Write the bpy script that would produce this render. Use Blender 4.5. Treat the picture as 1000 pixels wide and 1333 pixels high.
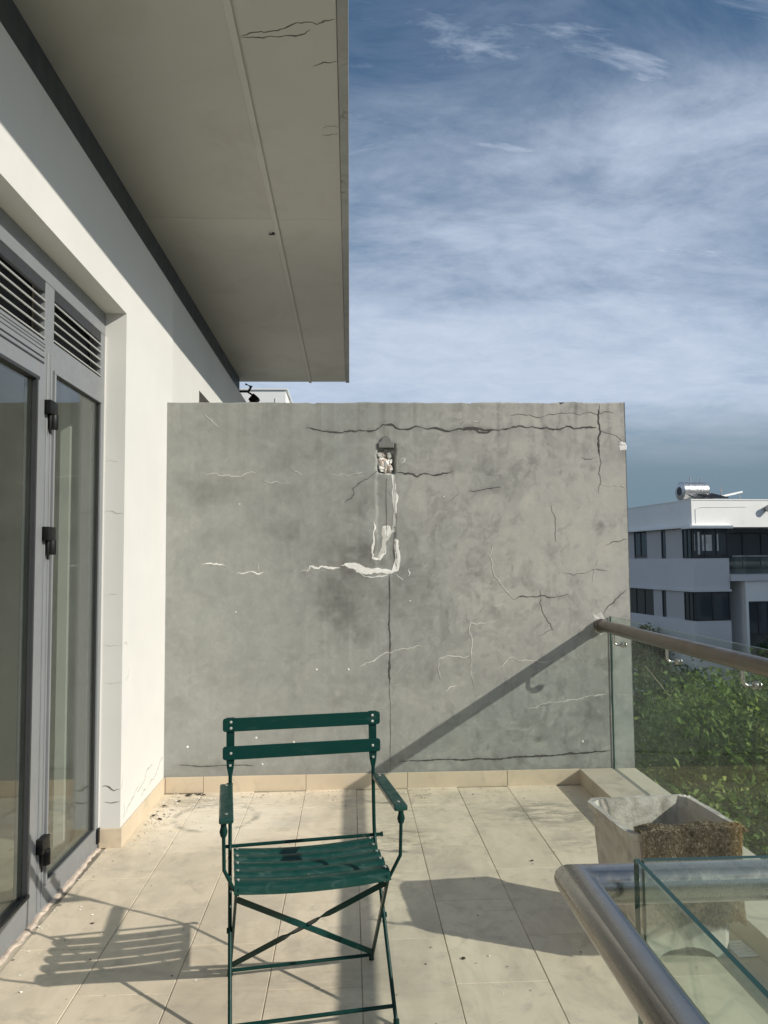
import bpy, bmesh, math, random
import numpy as np
from mathutils import Vector, Matrix
from math import radians, sin, cos, pi

for o in list(bpy.data.objects): bpy.data.objects.remove(o)
scn = bpy.context.scene
COL = scn.collection
R = random.Random(7)
NR = np.random.RandomState(11)

# ---------------------------------------------------------------- camera
cam_d = bpy.data.cameras.new('camera')
cam = bpy.data.objects.new('camera', cam_d); COL.objects.link(cam)
cam_d.sensor_fit = 'HORIZONTAL'; cam_d.sensor_width = 36.0; cam_d.lens = 36.0
cam_d.clip_start = 0.02; cam_d.clip_end = 5000
YAW, PITCH, ROLL = radians(2.58), radians(3.66), radians(0.5)
f_ = Vector((sin(YAW)*cos(PITCH), cos(YAW)*cos(PITCH), sin(PITCH)))
r_ = Vector((cos(YAW), -sin(YAW), 0)); u_ = r_.cross(f_)
r2 = r_*cos(ROLL) - u_*sin(ROLL); u2 = u_*cos(ROLL) + r_*sin(ROLL)
M = Matrix((r2, u2, -f_)).transposed().to_4x4(); M.translation = Vector((0, 0, 1.5))
cam.matrix_world = M
scn.camera = cam

# ---------------------------------------------------------------- sky, sun, exposure
SUN_DIR = Vector((-1.6, 0.82, -1.0)).normalized()          # the way the light travels
EL = math.asin(-SUN_DIR.z); AZ = math.atan2(-SUN_DIR.x, -SUN_DIR.y)
sun_d = bpy.data.lights.new('sun', 'SUN'); sun_d.energy = 4.4; sun_d.angle = radians(0.55)
sun_d.color = (1.0, 0.935, 0.83)
sun = bpy.data.objects.new('sun', sun_d); COL.objects.link(sun)
sun.rotation_euler = SUN_DIR.to_track_quat('-Z', 'Y').to_euler()
sun.location = (30, -16, 30)
scn.view_settings.view_transform = 'Standard'; scn.view_settings.look = 'None'
scn.view_settings.exposure = 0.0; scn.view_settings.gamma = 1.0
scn.view_settings.use_curve_mapping = False

class NT:
    """tiny node helper"""
    def __init__(s, tree): s.t = tree; s.n = tree.nodes; s.l = tree.links
    def new(s, typ, **kw):
        n = s.n.new(typ)
        for k, v in kw.items(): setattr(n, k, v)
        return n
    def set(s, sock, v):
        if hasattr(v, 'is_output') or isinstance(v, bpy.types.NodeSocket): s.l.new(v, sock)
        else:
            if isinstance(v, (tuple, list)) and len(v) == 3 and sock.type == 'RGBA': v = (*v, 1)
            sock.default_value = v
    def math(s, op, a, b=0.0, c=None, clamp=False):
        n = s.new('ShaderNodeMath', operation=op); n.use_clamp = clamp
        s.set(n.inputs[0], a); s.set(n.inputs[1], b)
        if c is not None: s.set(n.inputs[2], c)
        return n.outputs[0]
    def vmath(s, op, a, b=None):
        n = s.new('ShaderNodeVectorMath', operation=op); s.set(n.inputs[0], a)
        if b is not None: s.set(n.inputs[1], b)
        return n.outputs[1] if op in ('LENGTH', 'DOT_PRODUCT', 'DISTANCE') else n.outputs[0]
    def mix(s, fac, a, b, blend='MIX'):
        n = s.new('ShaderNodeMix', data_type='RGBA', blend_type=blend)
        s.set(n.inputs[0], fac); s.set(n.inputs[6], a); s.set(n.inputs[7], b)
        return n.outputs[2]
    def noise(s, vec, scale, detail=4, rough=.55, dist=0.0, out='Fac'):
        n = s.new('ShaderNodeTexNoise'); s.set(n.inputs['Vector'], vec)
        n.inputs['Scale'].default_value = scale; n.inputs['Detail'].default_value = detail
        n.inputs['Roughness'].default_value = rough; n.inputs['Distortion'].default_value = dist
        return n.outputs[out]
    def ramp(s, fac, lo, hi, a=0.0, b=1.0, smooth=True):
        n = s.new('ShaderNodeMapRange'); n.interpolation_type = 'SMOOTHSTEP' if smooth else 'LINEAR'
        s.set(n.inputs[0], fac); n.inputs[1].default_value = lo; n.inputs[2].default_value = hi
        n.inputs[3].default_value = a; n.inputs[4].default_value = b
        return n.outputs[0]
    def scale(s, vec, v):
        n = s.new('ShaderNodeMapping'); s.set(n.inputs[0], vec); n.inputs['Scale'].default_value = v
        return n.outputs[0]

world = bpy.data.worlds.new('World'); scn.world = world; world.use_nodes = True
W = NT(world.node_tree); W.n.clear()
sky = W.new('ShaderNodeTexSky', sky_type='NISHITA'); sky.sun_disc = False
sky.sun_elevation = EL; sky.sun_rotation = AZ
sky.altitude = 20; sky.air_density = 1.0; sky.dust_density = 1.2; sky.ozone_density = 1.5
tc = W.new('ShaderNodeTexCoord').outputs['Generated']
sx = W.new('ShaderNodeSeparateXYZ'); W.set(sx.inputs[0], tc)
zz = W.math('MAXIMUM', sx.outputs[2], 0.0)
den = W.math('ADD', zz, 0.16)
cv = W.new('ShaderNodeCombineXYZ')
W.set(cv.inputs[0], W.math('DIVIDE', sx.outputs[0], den)); W.set(cv.inputs[1], W.math('DIVIDE', sx.outputs[1], den))
cloudvec = W.new('ShaderNodeMapping'); W.set(cloudvec.inputs[0], cv.outputs[0])
cloudvec.inputs['Rotation'].default_value = (0, 0, radians(-24)); cloudvec.inputs['Scale'].default_value = (0.80, 1.20, 1)
cloudvec.inputs['Location'].default_value = (3.1, 1.7, 0)
c1 = W.noise(cloudvec.outputs[0], 0.8, 5, .50, .12)
c2 = W.noise(W.scale(cloudvec.outputs[0], (1, 1.1, 1)), 2.3, 12, .66, .45)
c3 = W.noise(W.scale(cv.outputs[0], (1, 1, 1)), 0.45, 2, .5)
cl = W.math('ADD', W.math('MULTIPLY', c1, .62), W.math('MULTIPLY', c2, .38))
cl = W.math('ADD', cl, W.math('MULTIPLY', W.math('SUBTRACT', c3, .5), .25))
low = W.ramp(sx.outputs[2], .60, .18)                        # more veil towards the horizon
cl = W.math('ADD', cl, W.math('MULTIPLY', low, .20))
veil = W.ramp(cl, .43, .76, 0.0, .90)
wv = W.new('ShaderNodeMapping'); W.set(wv.inputs[0], cv.outputs[0]); wv.inputs['Rotation'].default_value = (0, 0, radians(14)); wv.inputs['Scale'].default_value = (.55, 2.2, 1); wv.inputs['Location'].default_value = (.4, 2.3, 0)
c4 = W.noise(wv.outputs[0], 2.6, 12, .66, .75)
wisp = W.math('MULTIPLY', W.ramp(c4, .50, .72, 0, .85), W.ramp(c3, .30, .55))
fine = W.ramp(W.noise(cloudvec.outputs[0], 9.0, 10, .68, .5), .3, .7, -.07, .07)
veil = W.math('MAXIMUM', veil, wisp)
veil = W.math('ADD', veil, W.math('MULTIPLY', fine, W.ramp(veil, .05, .5)), clamp=True)
skyc = W.mix(1.0, sky.outputs[0], (0.92, 1.24, 1.36), 'MULTIPLY')
cloud_col = W.mix(W.ramp(sx.outputs[2], .03, .22), (3.8, 4.9, 5.7), (8.6, 9.8, 11.9))
col = W.mix(veil, skyc, cloud_col)
bank = W.math('MULTIPLY', W.ramp(W.math('ADD', sx.outputs[2], W.math('MULTIPLY', W.math('SUBTRACT', c1, .5), .10)), .19, .10), .85)
col = W.mix(bank, col, (2.5, 3.7, 4.7))                        # grey-blue bank low over the horizon
bg = W.new('ShaderNodeBackground'); W.set(bg.inputs[0], col); bg.inputs[1].default_value = 0.068
wo = W.new('ShaderNodeOutputWorld'); W.l.new(bg.outputs[0], wo.inputs[0])

# ---------------------------------------------------------------- helpers
def tag(o, label=None, cat=None, group=None, kind=None):
    if label: o['label'] = label
    if cat: o['category'] = cat
    if group: o['group'] = group
    if kind: o['kind'] = kind
    return o
def empty(name, loc=(0, 0, 0), rz=0.0):
    o = bpy.data.objects.new(name, None); COL.objects.link(o)
    o.location = loc; o.rotation_euler = (0, 0, rz); o.empty_display_size = .1
    return o
class MB:
    def __init__(s): s.v = []; s.f = []; s.mi = []
    def add(s, vs, fs, mi=0):
        b = len(s.v); s.v += [tuple(v) for v in vs]
        for f in fs: s.f.append(tuple(b+i for i in f)); s.mi.append(mi)
        return s
    def box(s, x0, x1, y0, y1, z0, z1, mi=0, mis=None):
        vs = [(x0,y0,z0),(x1,y0,z0),(x1,y1,z0),(x0,y1,z0),(x0,y0,z1),(x1,y0,z1),(x1,y1,z1),(x0,y1,z1)]
        fs = [(0,3,2,1),(4,5,6,7),(0,1,5,4),(1,2,6,5),(2,3,7,6),(3,0,4,7)]   # -z +z -y +x +y -x
        b = len(s.v); s.v += vs
        for k, f in enumerate(fs): s.f.append(tuple(b+i for i in f)); s.mi.append(mis[k] if mis else mi)
        return s
    def sweep(s, pts, prof, up=(0, 0, 1), caps=True, closed=False, mi=0):
        """prof: list of 2D points or function(i, n) -> list; mitred at corners"""
        P = [Vector(p) for p in pts]; n = len(P); rings = []
        up = Vector(up)
        for i, p in enumerate(P):
            if closed: a = (p-P[i-1]).normalized(); b = (P[(i+1) % n]-p).normalized()
            else:
                a = (p-P[i-1]).normalized() if i else (P[1]-p).normalized()
                b = (P[i+1]-p).normalized() if i < n-1 else a
            t = (a+b).normalized()
            side = a.cross(up)
            if side.length < 1e-4: side = a.cross(Vector((0, 1, 0)))
            side.normalize(); vv = side.cross(a).normalized()
            pr = prof(i, n) if callable(prof) else prof
            k = t.dot(a); ring = []
            for (q, w) in pr:
                x = p + side*q + vv*w
                # slide along a onto the mitre plane (normal t)
                d = (p-x).dot(t)/k if abs(k) > .2 else 0
                ring.append(x + a*d)
            rings.append(ring)
        b0 = len(s.v); m = len(rings[0])
        for r in rings: s.v += [tuple(x) for x in r]
        N = n if closed else n-1
        for i in range(N):
            j = (i+1) % n
            for k in range(m):
                l = (k+1) % m
                s.f.append((b0+i*m+k, b0+i*m+l, b0+j*m+l, b0+j*m+k)); s.mi.append(mi)
        if caps and not closed:
            s.f.append(tuple(b0+k for k in range(m))[::-1]); s.mi.append(mi)
            s.f.append(tuple(b0+(n-1)*m+k for k in range(m))); s.mi.append(mi)
        return s
    def tube(s, pts, r, seg=12, up=(0, 0, 1), **kw):
        if callable(r): prof = lambda i, n: [(r(i, n)*cos(2*pi*k/seg), r(i, n)*sin(2*pi*k/seg)) for k in range(seg)]
        else: prof = [(r*cos(2*pi*k/seg), r*sin(2*pi*k/seg)) for k in range(seg)]
        return s.sweep(pts, prof, up, **kw)
    def bar(s, pts, w, h, up=(0, 0, 1), **kw):
        return s.sweep(pts, [(-w/2,-h/2),(w/2,-h/2),(w/2,h/2),(-w/2,h/2)], up, **kw)
    def build(s, name, mats, parent=None, smooth=False, bevel=0.0, seg=2, local=None):
        me = bpy.data.meshes.new(name); me.from_pydata(s.v, [], s.f)
        if not isinstance(mats, (list, tuple)): mats = [mats]
        for m in mats: me.materials.append(m)
        me.polygons.foreach_set('material_index', s.mi)
        bm = bmesh.new(); bm.from_mesh(me); bmesh.ops.recalc_face_normals(bm, faces=bm.faces)
        if bevel:
            es = [e for e in bm.edges if len(e.link_faces) == 2 and e.calc_face_angle(0) > .6]
            bmesh.ops.bevel(bm, geom=es, offset=bevel, segments=seg, affect='EDGES', profile=.5, clamp_overlap=True)
        bm.to_mesh(me); bm.free()
        if smooth:
            me.polygons.foreach_set('use_smooth', [True]*len(me.polygons))
            try: me.set_sharp_from_angle(angle=radians(38))
            except Exception: pass
        o = bpy.data.objects.new(name, me); COL.objects.link(o)
        if parent:
            o.parent = parent
            if local is None:
                T = Matrix.LocRotScale(parent.location, parent.rotation_euler, None) if parent.parent is None else None
                if T is None:
                    pp = parent; T = Matrix.Identity(4)
                    chain = []
                    while pp: chain.append(pp); pp = pp.parent
                    for q in reversed(chain): T = T @ q.matrix_parent_inverse @ Matrix.LocRotScale(q.location, q.rotation_euler, None)
                o.matrix_parent_inverse = T.inverted()
        return o

# ---------------------------------------------------------------- materials
def newmat(name):
    m = bpy.data.materials.new(name); m.use_nodes = True; t = NT(m.node_tree); t.n.clear()
    p = t.new('ShaderNodeBsdfPrincipled'); o = t.new('ShaderNodeOutputMaterial'); t.l.new(p.outputs[0], o.inputs[0])
    return m, t, p, o
def pos(t): return t.new('ShaderNodeNewGeometry').outputs['Position']
def bump(t, p, h, strength=.3, dist=.01):
    b = t.new('ShaderNodeBump'); b.inputs['Strength'].default_value = strength; b.inputs['Distance'].default_value = dist
    t.set(b.inputs['Height'], h); t.l.new(b.outputs[0], p.inputs['Normal'])
def plain(name, c, rough=.6, metal=0.0, var=.12, vscale=6.0, bscale=60.0, bstr=.08, bdist=.004, spec=.5, dirt=None, objvar=0):
    m, t, p, o = newmat(name); P = pos(t)
    n = t.noise(P, vscale, 6, .6, .3)
    f = t.ramp(n, .25, .75, 1-var, 1+var, False)
    cn = t.mix(1.0, c, f, 'MULTIPLY')
    if dirt:
        dcol, dsc, lo, hi, amt = dirt
        d = t.ramp(t.noise(P, dsc, 8, .65, .6), lo, hi, 0, amt)
        cn = t.mix(d, cn, dcol)
    if objvar:
        cn = t.mix(1.0, cn, t.ramp(t.new('ShaderNodeObjectInfo').outputs['Random'], 0, 1, 1-objvar, 1+objvar, False), 'MULTIPLY')
    t.set(p.inputs['Base Color'], cn)
    t.set(p.inputs['Roughness'], t.ramp(t.noise(P, vscale*4, 4), .3, .7, max(.03, rough-.08), min(1, rough+.08)))
    p.inputs['Metallic'].default_value = metal; p.inputs['Specular IOR Level'].default_value = spec
    if bstr: bump(t, p, t.noise(P, bscale, 4, .6), bstr, bdist)
    return m
def glass(name, tint, dust=.03, refl=1.0, dustcol=(.45, .47, .42)):
    m = bpy.data.materials.new(name); m.use_nodes = True; t = NT(m.node_tree); t.n.clear()
    lw = t.new('ShaderNodeLayerWeight'); lw.inputs[0].default_value = .5
    f = t.math('POWER', lw.outputs['Facing'], 5.0)
    f = t.math('MULTIPLY_ADD', f, .94*refl, .045*refl, clamp=True)
    tr = t.new('ShaderNodeBsdfTransparent'); tr.inputs[0].default_value = (*tint, 1)
    gl = t.new('ShaderNodeBsdfGlossy'); gl.inputs['Roughness'].default_value = .015; gl.inputs[0].default_value = (.95, .98, .97, 1)
    df = t.new('ShaderNodeBsdfDiffuse'); df.inputs[0].default_value = (*dustcol, 1)
    P = pos(t)
    dn = t.ramp(t.noise(P, 3.0, 8, .68, .4), .3, .8, dust*.5, dust*1.6)
    m1 = t.new('ShaderNodeMixShader'); t.set(m1.inputs[0], dn); t.l.new(tr.outputs[0], m1.inputs[1]); t.l.new(df.outputs[0], m1.inputs[2])
    m2 = t.new('ShaderNodeMixShader'); t.set(m2.inputs[0], f); t.l.new(m1.outputs[0], m2.inputs[1]); t.l.new(gl.outputs[0], m2.inputs[2])
    o = t.new('ShaderNodeOutputMaterial'); t.l.new(m2.outputs[0], o.inputs[0])
    return m

MAT = {}
MAT['white_wall'] = plain('white_wall_paint', (.645, .640, .615), .75, var=.035, vscale=2.2, bscale=140, bstr=.06, dirt=((.55, .53, .48), 1.6, .58, .80, .30))
MAT['neigh_wall'] = plain('neighbour_wall_paint', (.60, .595, .565), .78, var=.04, vscale=2.0, bscale=140, bstr=.06)
MAT['soffit'] = plain('soffit_paint', (.60, .595, .555), .7, var=.035, vscale=1.3, bscale=90, bstr=.04, dirt=((.42, .40, .34), 1.4, .50, .74, .38), objvar=.07)  # per-panel colour shift paints in the light step of tilted panels
MAT['dark_band'] = plain('dark_beam_paint', (.075, .085, .10), .6, var=.1, vscale=2)
MAT['fascia'] = plain('fascia_cement', (.38, .385, .38), .8, var=.15, vscale=9, dirt=((.08, .08, .07), 6, .58, .72, .7))
MAT['frame'] = plain('grey_aluminium', (.205, .215, .222), .42, var=.06, vscale=5, bscale=200, bstr=.03, dirt=((.36, .35, .32), 3, .55, .8, .22))
MAT['louver'] = plain('louvre_aluminium', (.42, .43, .42), .4, var=.06, vscale=6)
MAT['black'] = plain('black_plastic', (.007, .0075, .008), .5, var=.2, vscale=14, spec=.25)
MAT['rubber'] = plain('dark_gasket', (.03, .032, .035), .6)
MAT['pane'] = glass('door_glass', (.80, .83, .81), .02, 1.0)
MAT['rail_glass'] = glass('balustrade_glass', (.93, .968, .952), .06, .6, (.40, .45, .39))
MAT['near_glass'] = glass('near_balustrade_glass', (.93, .968, .950), .075, .75, (.52, .54, .46))
m, t, p, o = newmat('glass_edge'); p.inputs['Base Color'].default_value = (.008, .045, .036, 1); p.inputs['Roughness'].default_value = .35; p.inputs['Specular IOR Level'].default_value = .3
MAT['glass_edge'] = m
def steel(name, c, rough, rust, axis):
    m, t, p, o = newmat(name); P = pos(t)
    st = t.noise(t.scale(P, axis), 60, 4, .6)
    n2 = t.noise(P, 7, 6, .65, .4)
    cc = t.mix(t.ramp(n2, .45, .78, 0, rust), c, (.20, .145, .10))
    cc = t.mix(t.ramp(t.noise(P, 30, 4, .7), .60, .80, 0, .35), cc, (.22, .19, .16))
    t.set(p.inputs['Base Color'], cc); p.inputs['Metallic'].default_value = .93
    r = t.math('ADD', t.ramp(st, .3, .7, rough-.07, rough+.07), t.ramp(n2, .45, .8, 0, .18))
    t.set(p.inputs['Roughness'], r)
    return m
MAT['steel_far'] = steel('weathered_steel', (.21, .185, .16), .33, .7, (1, .02, 1))
MAT['steel'] = steel('brushed_steel', (.37, .355, .33), .24, .30, (1, .03, 1))
MAT['chrome'] = steel('bracket_steel', (.55, .53, .49), .25, .3, (1, 1, 1))
MAT['post'] = plain('dark_reflection_steel', (.05, .055, .06), .4, .5)  # dark base colour paints in the dark reflection on the near brackets
MAT['green'] = plain('green_enamel', (.0022, .030, .025), .38, var=.16, vscale=9, bscale=35, bstr=.05, bdist=.002, spec=.20, dirt=((.085, .085, .06), 26, .60, .74, .55))
m, t, p, o = newmat('green_slat_enamel'); P = pos(t)
worn = t.ramp(t.noise(t.scale(P, (1.0, 4.0, 4.0)), 9, 8, .7, .8), .55, .72, 0, .55)
t.set(p.inputs['Base Color'], t.mix(worn, (.0022, .036, .030), (.030, .072, .062)))
t.set(p.inputs['Roughness'], t.ramp(t.noise(P, 25, 4), .3, .7, .38, .55)); p.inputs['Specular IOR Level'].default_value = .16; bump(t, p, t.noise(P, 40, 4), .05, .002)
MAT['green_slat'] = m
m, t, p, o = newmat('green_seat_enamel'); P = pos(t)
worn = t.ramp(t.noise(t.scale(P, (1.0, 3.0, 3.0)), 11, 9, .72, .8), .52, .70, 0, .75)
cc = t.mix(worn, (.0025, .043, .034), (.060, .110, .098)); cc = t.mix(t.ramp(t.noise(P, 90, 4, .6), .68, .74, 0, .8), cc, (.20, .17, .13))
t.set(p.inputs['Base Color'], cc); t.set(p.inputs['Roughness'], t.ramp(t.noise(P, 25, 4), .3, .7, .28, .5)); p.inputs['Specular IOR Level'].default_value = .5; bump(t, p, t.noise(P, 40, 4), .06, .002)
MAT['green_seat'] = m
MAT['rivet'] = plain('rivet_metal', (.62, .62, .58), .35, .6)

# cement wall with painted stains baked per vertex as wear
m, t, p, o = newmat('cement_wall'); P = pos(t)
a1 = t.new('ShaderNodeAttribute', attribute_name='stain').outputs['Fac']
a2 = t.new('ShaderNodeAttribute', attribute_name='warm').outputs['Fac']
base = t.mix(a2, (.302, .312, .290), (.430, .412, .372))
n1 = t.noise(P, 2.6, 8, .62, .8); n2 = t.noise(P, 14, 8, .68, .5); n3 = t.noise(P, 160, 3, .6)
st = t.noise(t.scale(P, (16, 1, .55)), 1.0, 6, .62, .25)
base = t.mix(1.0, base, t.ramp(n1, .25, .75, .94, 1.06, False), 'MULTIPLY')
base = t.mix(1.0, base, t.ramp(n2, .28, .72, .93, 1.06, False), 'MULTIPLY')
base = t.mix(1.0, base, t.ramp(st, .3, .7, .965, 1.035, False), 'MULTIPLY')
base = t.mix(1.0, base, t.ramp(n3, .2, .8, .95, 1.05, False), 'MULTIPLY')
base = t.mix(t.math('MULTIPLY', t.math('MAXIMUM', a1, 0.0), .75, clamp=True), base, (.135, .135, .122))
base = t.mix(t.math('MULTIPLY', t.math('MAXIMUM', t.math('MULTIPLY', a1, -1.0), 0.0), .7, clamp=True), base, (.52, .49, .42))
t.set(p.inputs['Base Color'], base); p.inputs['Roughness'].default_value = .82
bump(t, p, t.math('ADD', n2, t.math('MULTIPLY', n3, .35)), .22, .006)
MAT['cement'] = m
MAT['cement_plain'] = plain('cement_plain', (.30, .305, .28), .85, var=.12, vscale=3)
MAT['crack'] = plain('crack_dark', (.075, .072, .066), .9, var=.3, vscale=20)
MAT['crack_pale'] = plain('crack_pale', (.40, .39, .36), .9, var=.2, vscale=20)
MAT['crack_soft'] = plain('crack_faint', (.15, .148, .135), .9, var=.2, vscale=20)
MAT['putty'] = plain('white_putty', (.80, .79, .75), .85, var=.15, vscale=22, bscale=120, bstr=.4)
MAT['putty_soft'] = plain('pale_putty', (.56, .55, .50), .85, var=.15, vscale=22, bscale=120, bstr=.3)
MAT['rubble'] = plain('broken_render', (.55, .47, .40), .9, var=.35, vscale=30, bscale=90, bstr=.6)
MAT['mortar'] = plain('grey_mortar', (.19, .19, .18), .9, var=.1, vscale=15, bscale=90, bstr=.3)

# terrace tiles
def tile_mat(name, c):
    m, t, p, o = newmat(name); P = pos(t)
    oi = t.new('ShaderNodeObjectInfo').outputs['Random']
    base = t.mix(1.0, c, t.ramp(oi, 0, 1, .93, 1.05, False), 'MULTIPLY')
    off = t.new('ShaderNodeCombineXYZ'); t.set(off.inputs[0], t.math('MULTIPLY', oi, 37.0)); t.set(off.inputs[1], t.math('MULTIPLY', oi, 71.0))
    pv = t.vmath('ADD', P, off.outputs[0])
    vein = t.noise(t.scale(pv, (3.0, 1.1, 1)), 2.2, 8, .6, 1.6)
    base = t.mix(t.ramp(vein, .42, .62, 0, .40), base, (.58, .49, .365))
    g = t.noise(P, 1.5, 8, .66, .8); g2 = t.noise(P, 6.5, 8, .7, .7); sp = t.noise(P, 42, 5, .7)
    base = t.mix(t.ramp(g, .42, .70, 0, .60), base, (.40, .36, .29))
    base = t.mix(t.ramp(g2, .50, .70, 0, .50), base, (.36, .325, .265))
    base = t.mix(t.ramp(sp, .64, .75, 0, .40), base, (.22, .19, .15))
    # dusty corner by the pillar, a pot ring, two dark smears, a long scuff
    def blob(cx, cy, rx, ry, amt, colr, nsc=5.0, lo=.35, hi=.65):
        nonlocal base
        mp = t.new('ShaderNodeMapping'); t.set(mp.inputs[0], P); mp.vector_type = 'POINT'
        mp.inputs['Location'].default_value = (-cx/rx, -cy/ry, 0); mp.inputs['Scale'].default_value = (1/rx, 1/ry, 0)
        d = t.vmath('LENGTH', mp.outputs[0])
        f = t.math('MULTIPLY', t.ramp(d, 1.0, .15), t.ramp(t.noise(t.scale(P, (1, 3, 1)), nsc, 8, .7, 1.2), lo, hi))
        base = t.mix(t.math('MULTIPLY', f, amt), base, colr)
    def ring(cx, cy, r, w, amt, colr):
        nonlocal base
        mp = t.new('ShaderNodeMapping'); t.set(mp.inputs[0], P)
        mp.inputs['Location'].default_value = (-cx, -cy, 0); mp.inputs['Scale'].default_value = (1, 1, 0)
        d = t.math('ABSOLUTE', t.math('SUBTRACT', t.vmath('LENGTH', mp.outputs[0]), r))
        f = t.math('MULTIPLY', t.ramp(d, w, 0.0), t.ramp(t.noise(P, 7, 5, .6, .5), .35, .6))
        base = t.mix(t.math('MULTIPLY', f, amt), base, colr)
    blob(-.75, 4.75, .75, .75, .75, (.80, .74, .63), 3.0, .30, .55); blob(-.70, 4.9, .62, .35, .6, (.36, .335, .28), 7, .48, .66); blob(.5, 4.75, 1.0, .45, .55, (.34, .315, .26), 5, .50, .68); blob(1.0, 3.6, .5, .5, .4, (.38, .34, .28), 5, .48, .7); blob(1.12, 4.62, .42, .36, .85, (.20, .20, .16), 6, .42, .62)
    blob(1.25, 4.2, .4, .35, .5, (.27, .25, .2)); blob(.22, 4.28, .42, .30, .8, (.24, .19, .14), 6, .42, .64)
    blob(.3, 5.0, .8, .25, .45, (.33, .30, .25)); blob(-.95, 5.0, .3, .25, .7, (.26, .24, .2))
    blob(.1, 3.75, .25, .4, .5, (.3, .25, .19)); blob(-.2, 2.9, .8, .5, .35, (.37, .31, .23))
    ring(-.80, 4.68, .24, .035, .7, (.25, .235, .20)); ring(-.80, 4.68, .11, .13, .45, (.66, .60, .49))
    ring(1.18, 4.62, .17, .05, .5, (.22, .21, .17))
    t.set(p.inputs['Base Color'], base)
    t.set(p.inputs['Roughness'], t.ramp(g2, .3, .7, .42, .68)); p.inputs['Specular IOR Level'].default_value = .4
    bump(t, p, t.math('ADD', t.math('MULTIPLY', vein, .5), t.math('MULTIPLY', sp, .3)), .10, .003)
    return m
MAT['tile'] = tile_mat('terrace_tile', (.735, .640, .495))
MAT['skirt'] = plain('skirting_tile_glaze', (.600, .505, .375), .5, var=.10, vscale=3.5, dirt=((.36, .31, .24), 7, .52, .74, .5))
MAT['kerb'] = plain('kerb_tile', (.53, .47, .37), .6, var=.14, vscale=4, dirt=((.25, .23, .18), 5, .5, .72, .55))
MAT['grout'] = plain('grout', (.19, .165, .13), .9, var=.35, vscale=9, dirt=((.52, .46, .36), 1.3, .40, .54, .92))
MAT['plinth'] = plain('plinth_render', (.55, .46, .38), .9, var=.25, vscale=25, bscale=70, bstr=.7, bdist=.01)
MAT['interior'] = plain('room_paint', (.55, .53, .48), .8, var=.03, vscale=1)
MAT['interior_floor'] = plain('room_floor', (.50, .45, .36), .35, var=.06, vscale=2)
MAT['wood'] = plain('room_wood', (.17, .085, .055), .5, var=.25, vscale=4)
MAT['planter'] = plain('planter_cement', (.54, .51, .45), .9, var=.16, vscale=9, bscale=55, bstr=.55, bdist=.006, dirt=((.20, .175, .13), 6, .44, .68, .75))
MAT['soil'] = plain('dry_soil', (.12, .10, .075), .95, var=.4, vscale=30, bscale=60, bstr=.8)
m, t, p, o = newmat('rug_pile'); P = pos(t)
at = t.new('ShaderNodeAttribute', attribute_name='tint').outputs['Fac']
cc = t.mix(t.ramp(t.noise(P, 75, 5, .65), .38, .62), (.24, .20, .14), (.37, .32, .235))
cc = t.mix(t.math('MULTIPLY', at, .8), cc, (.46, .32, .15))
t.set(p.inputs['Base Color'], cc); p.inputs['Roughness'].default_value = .95; p.inputs['Specular IOR Level'].default_value = .1
MAT['rug'] = m

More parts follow.
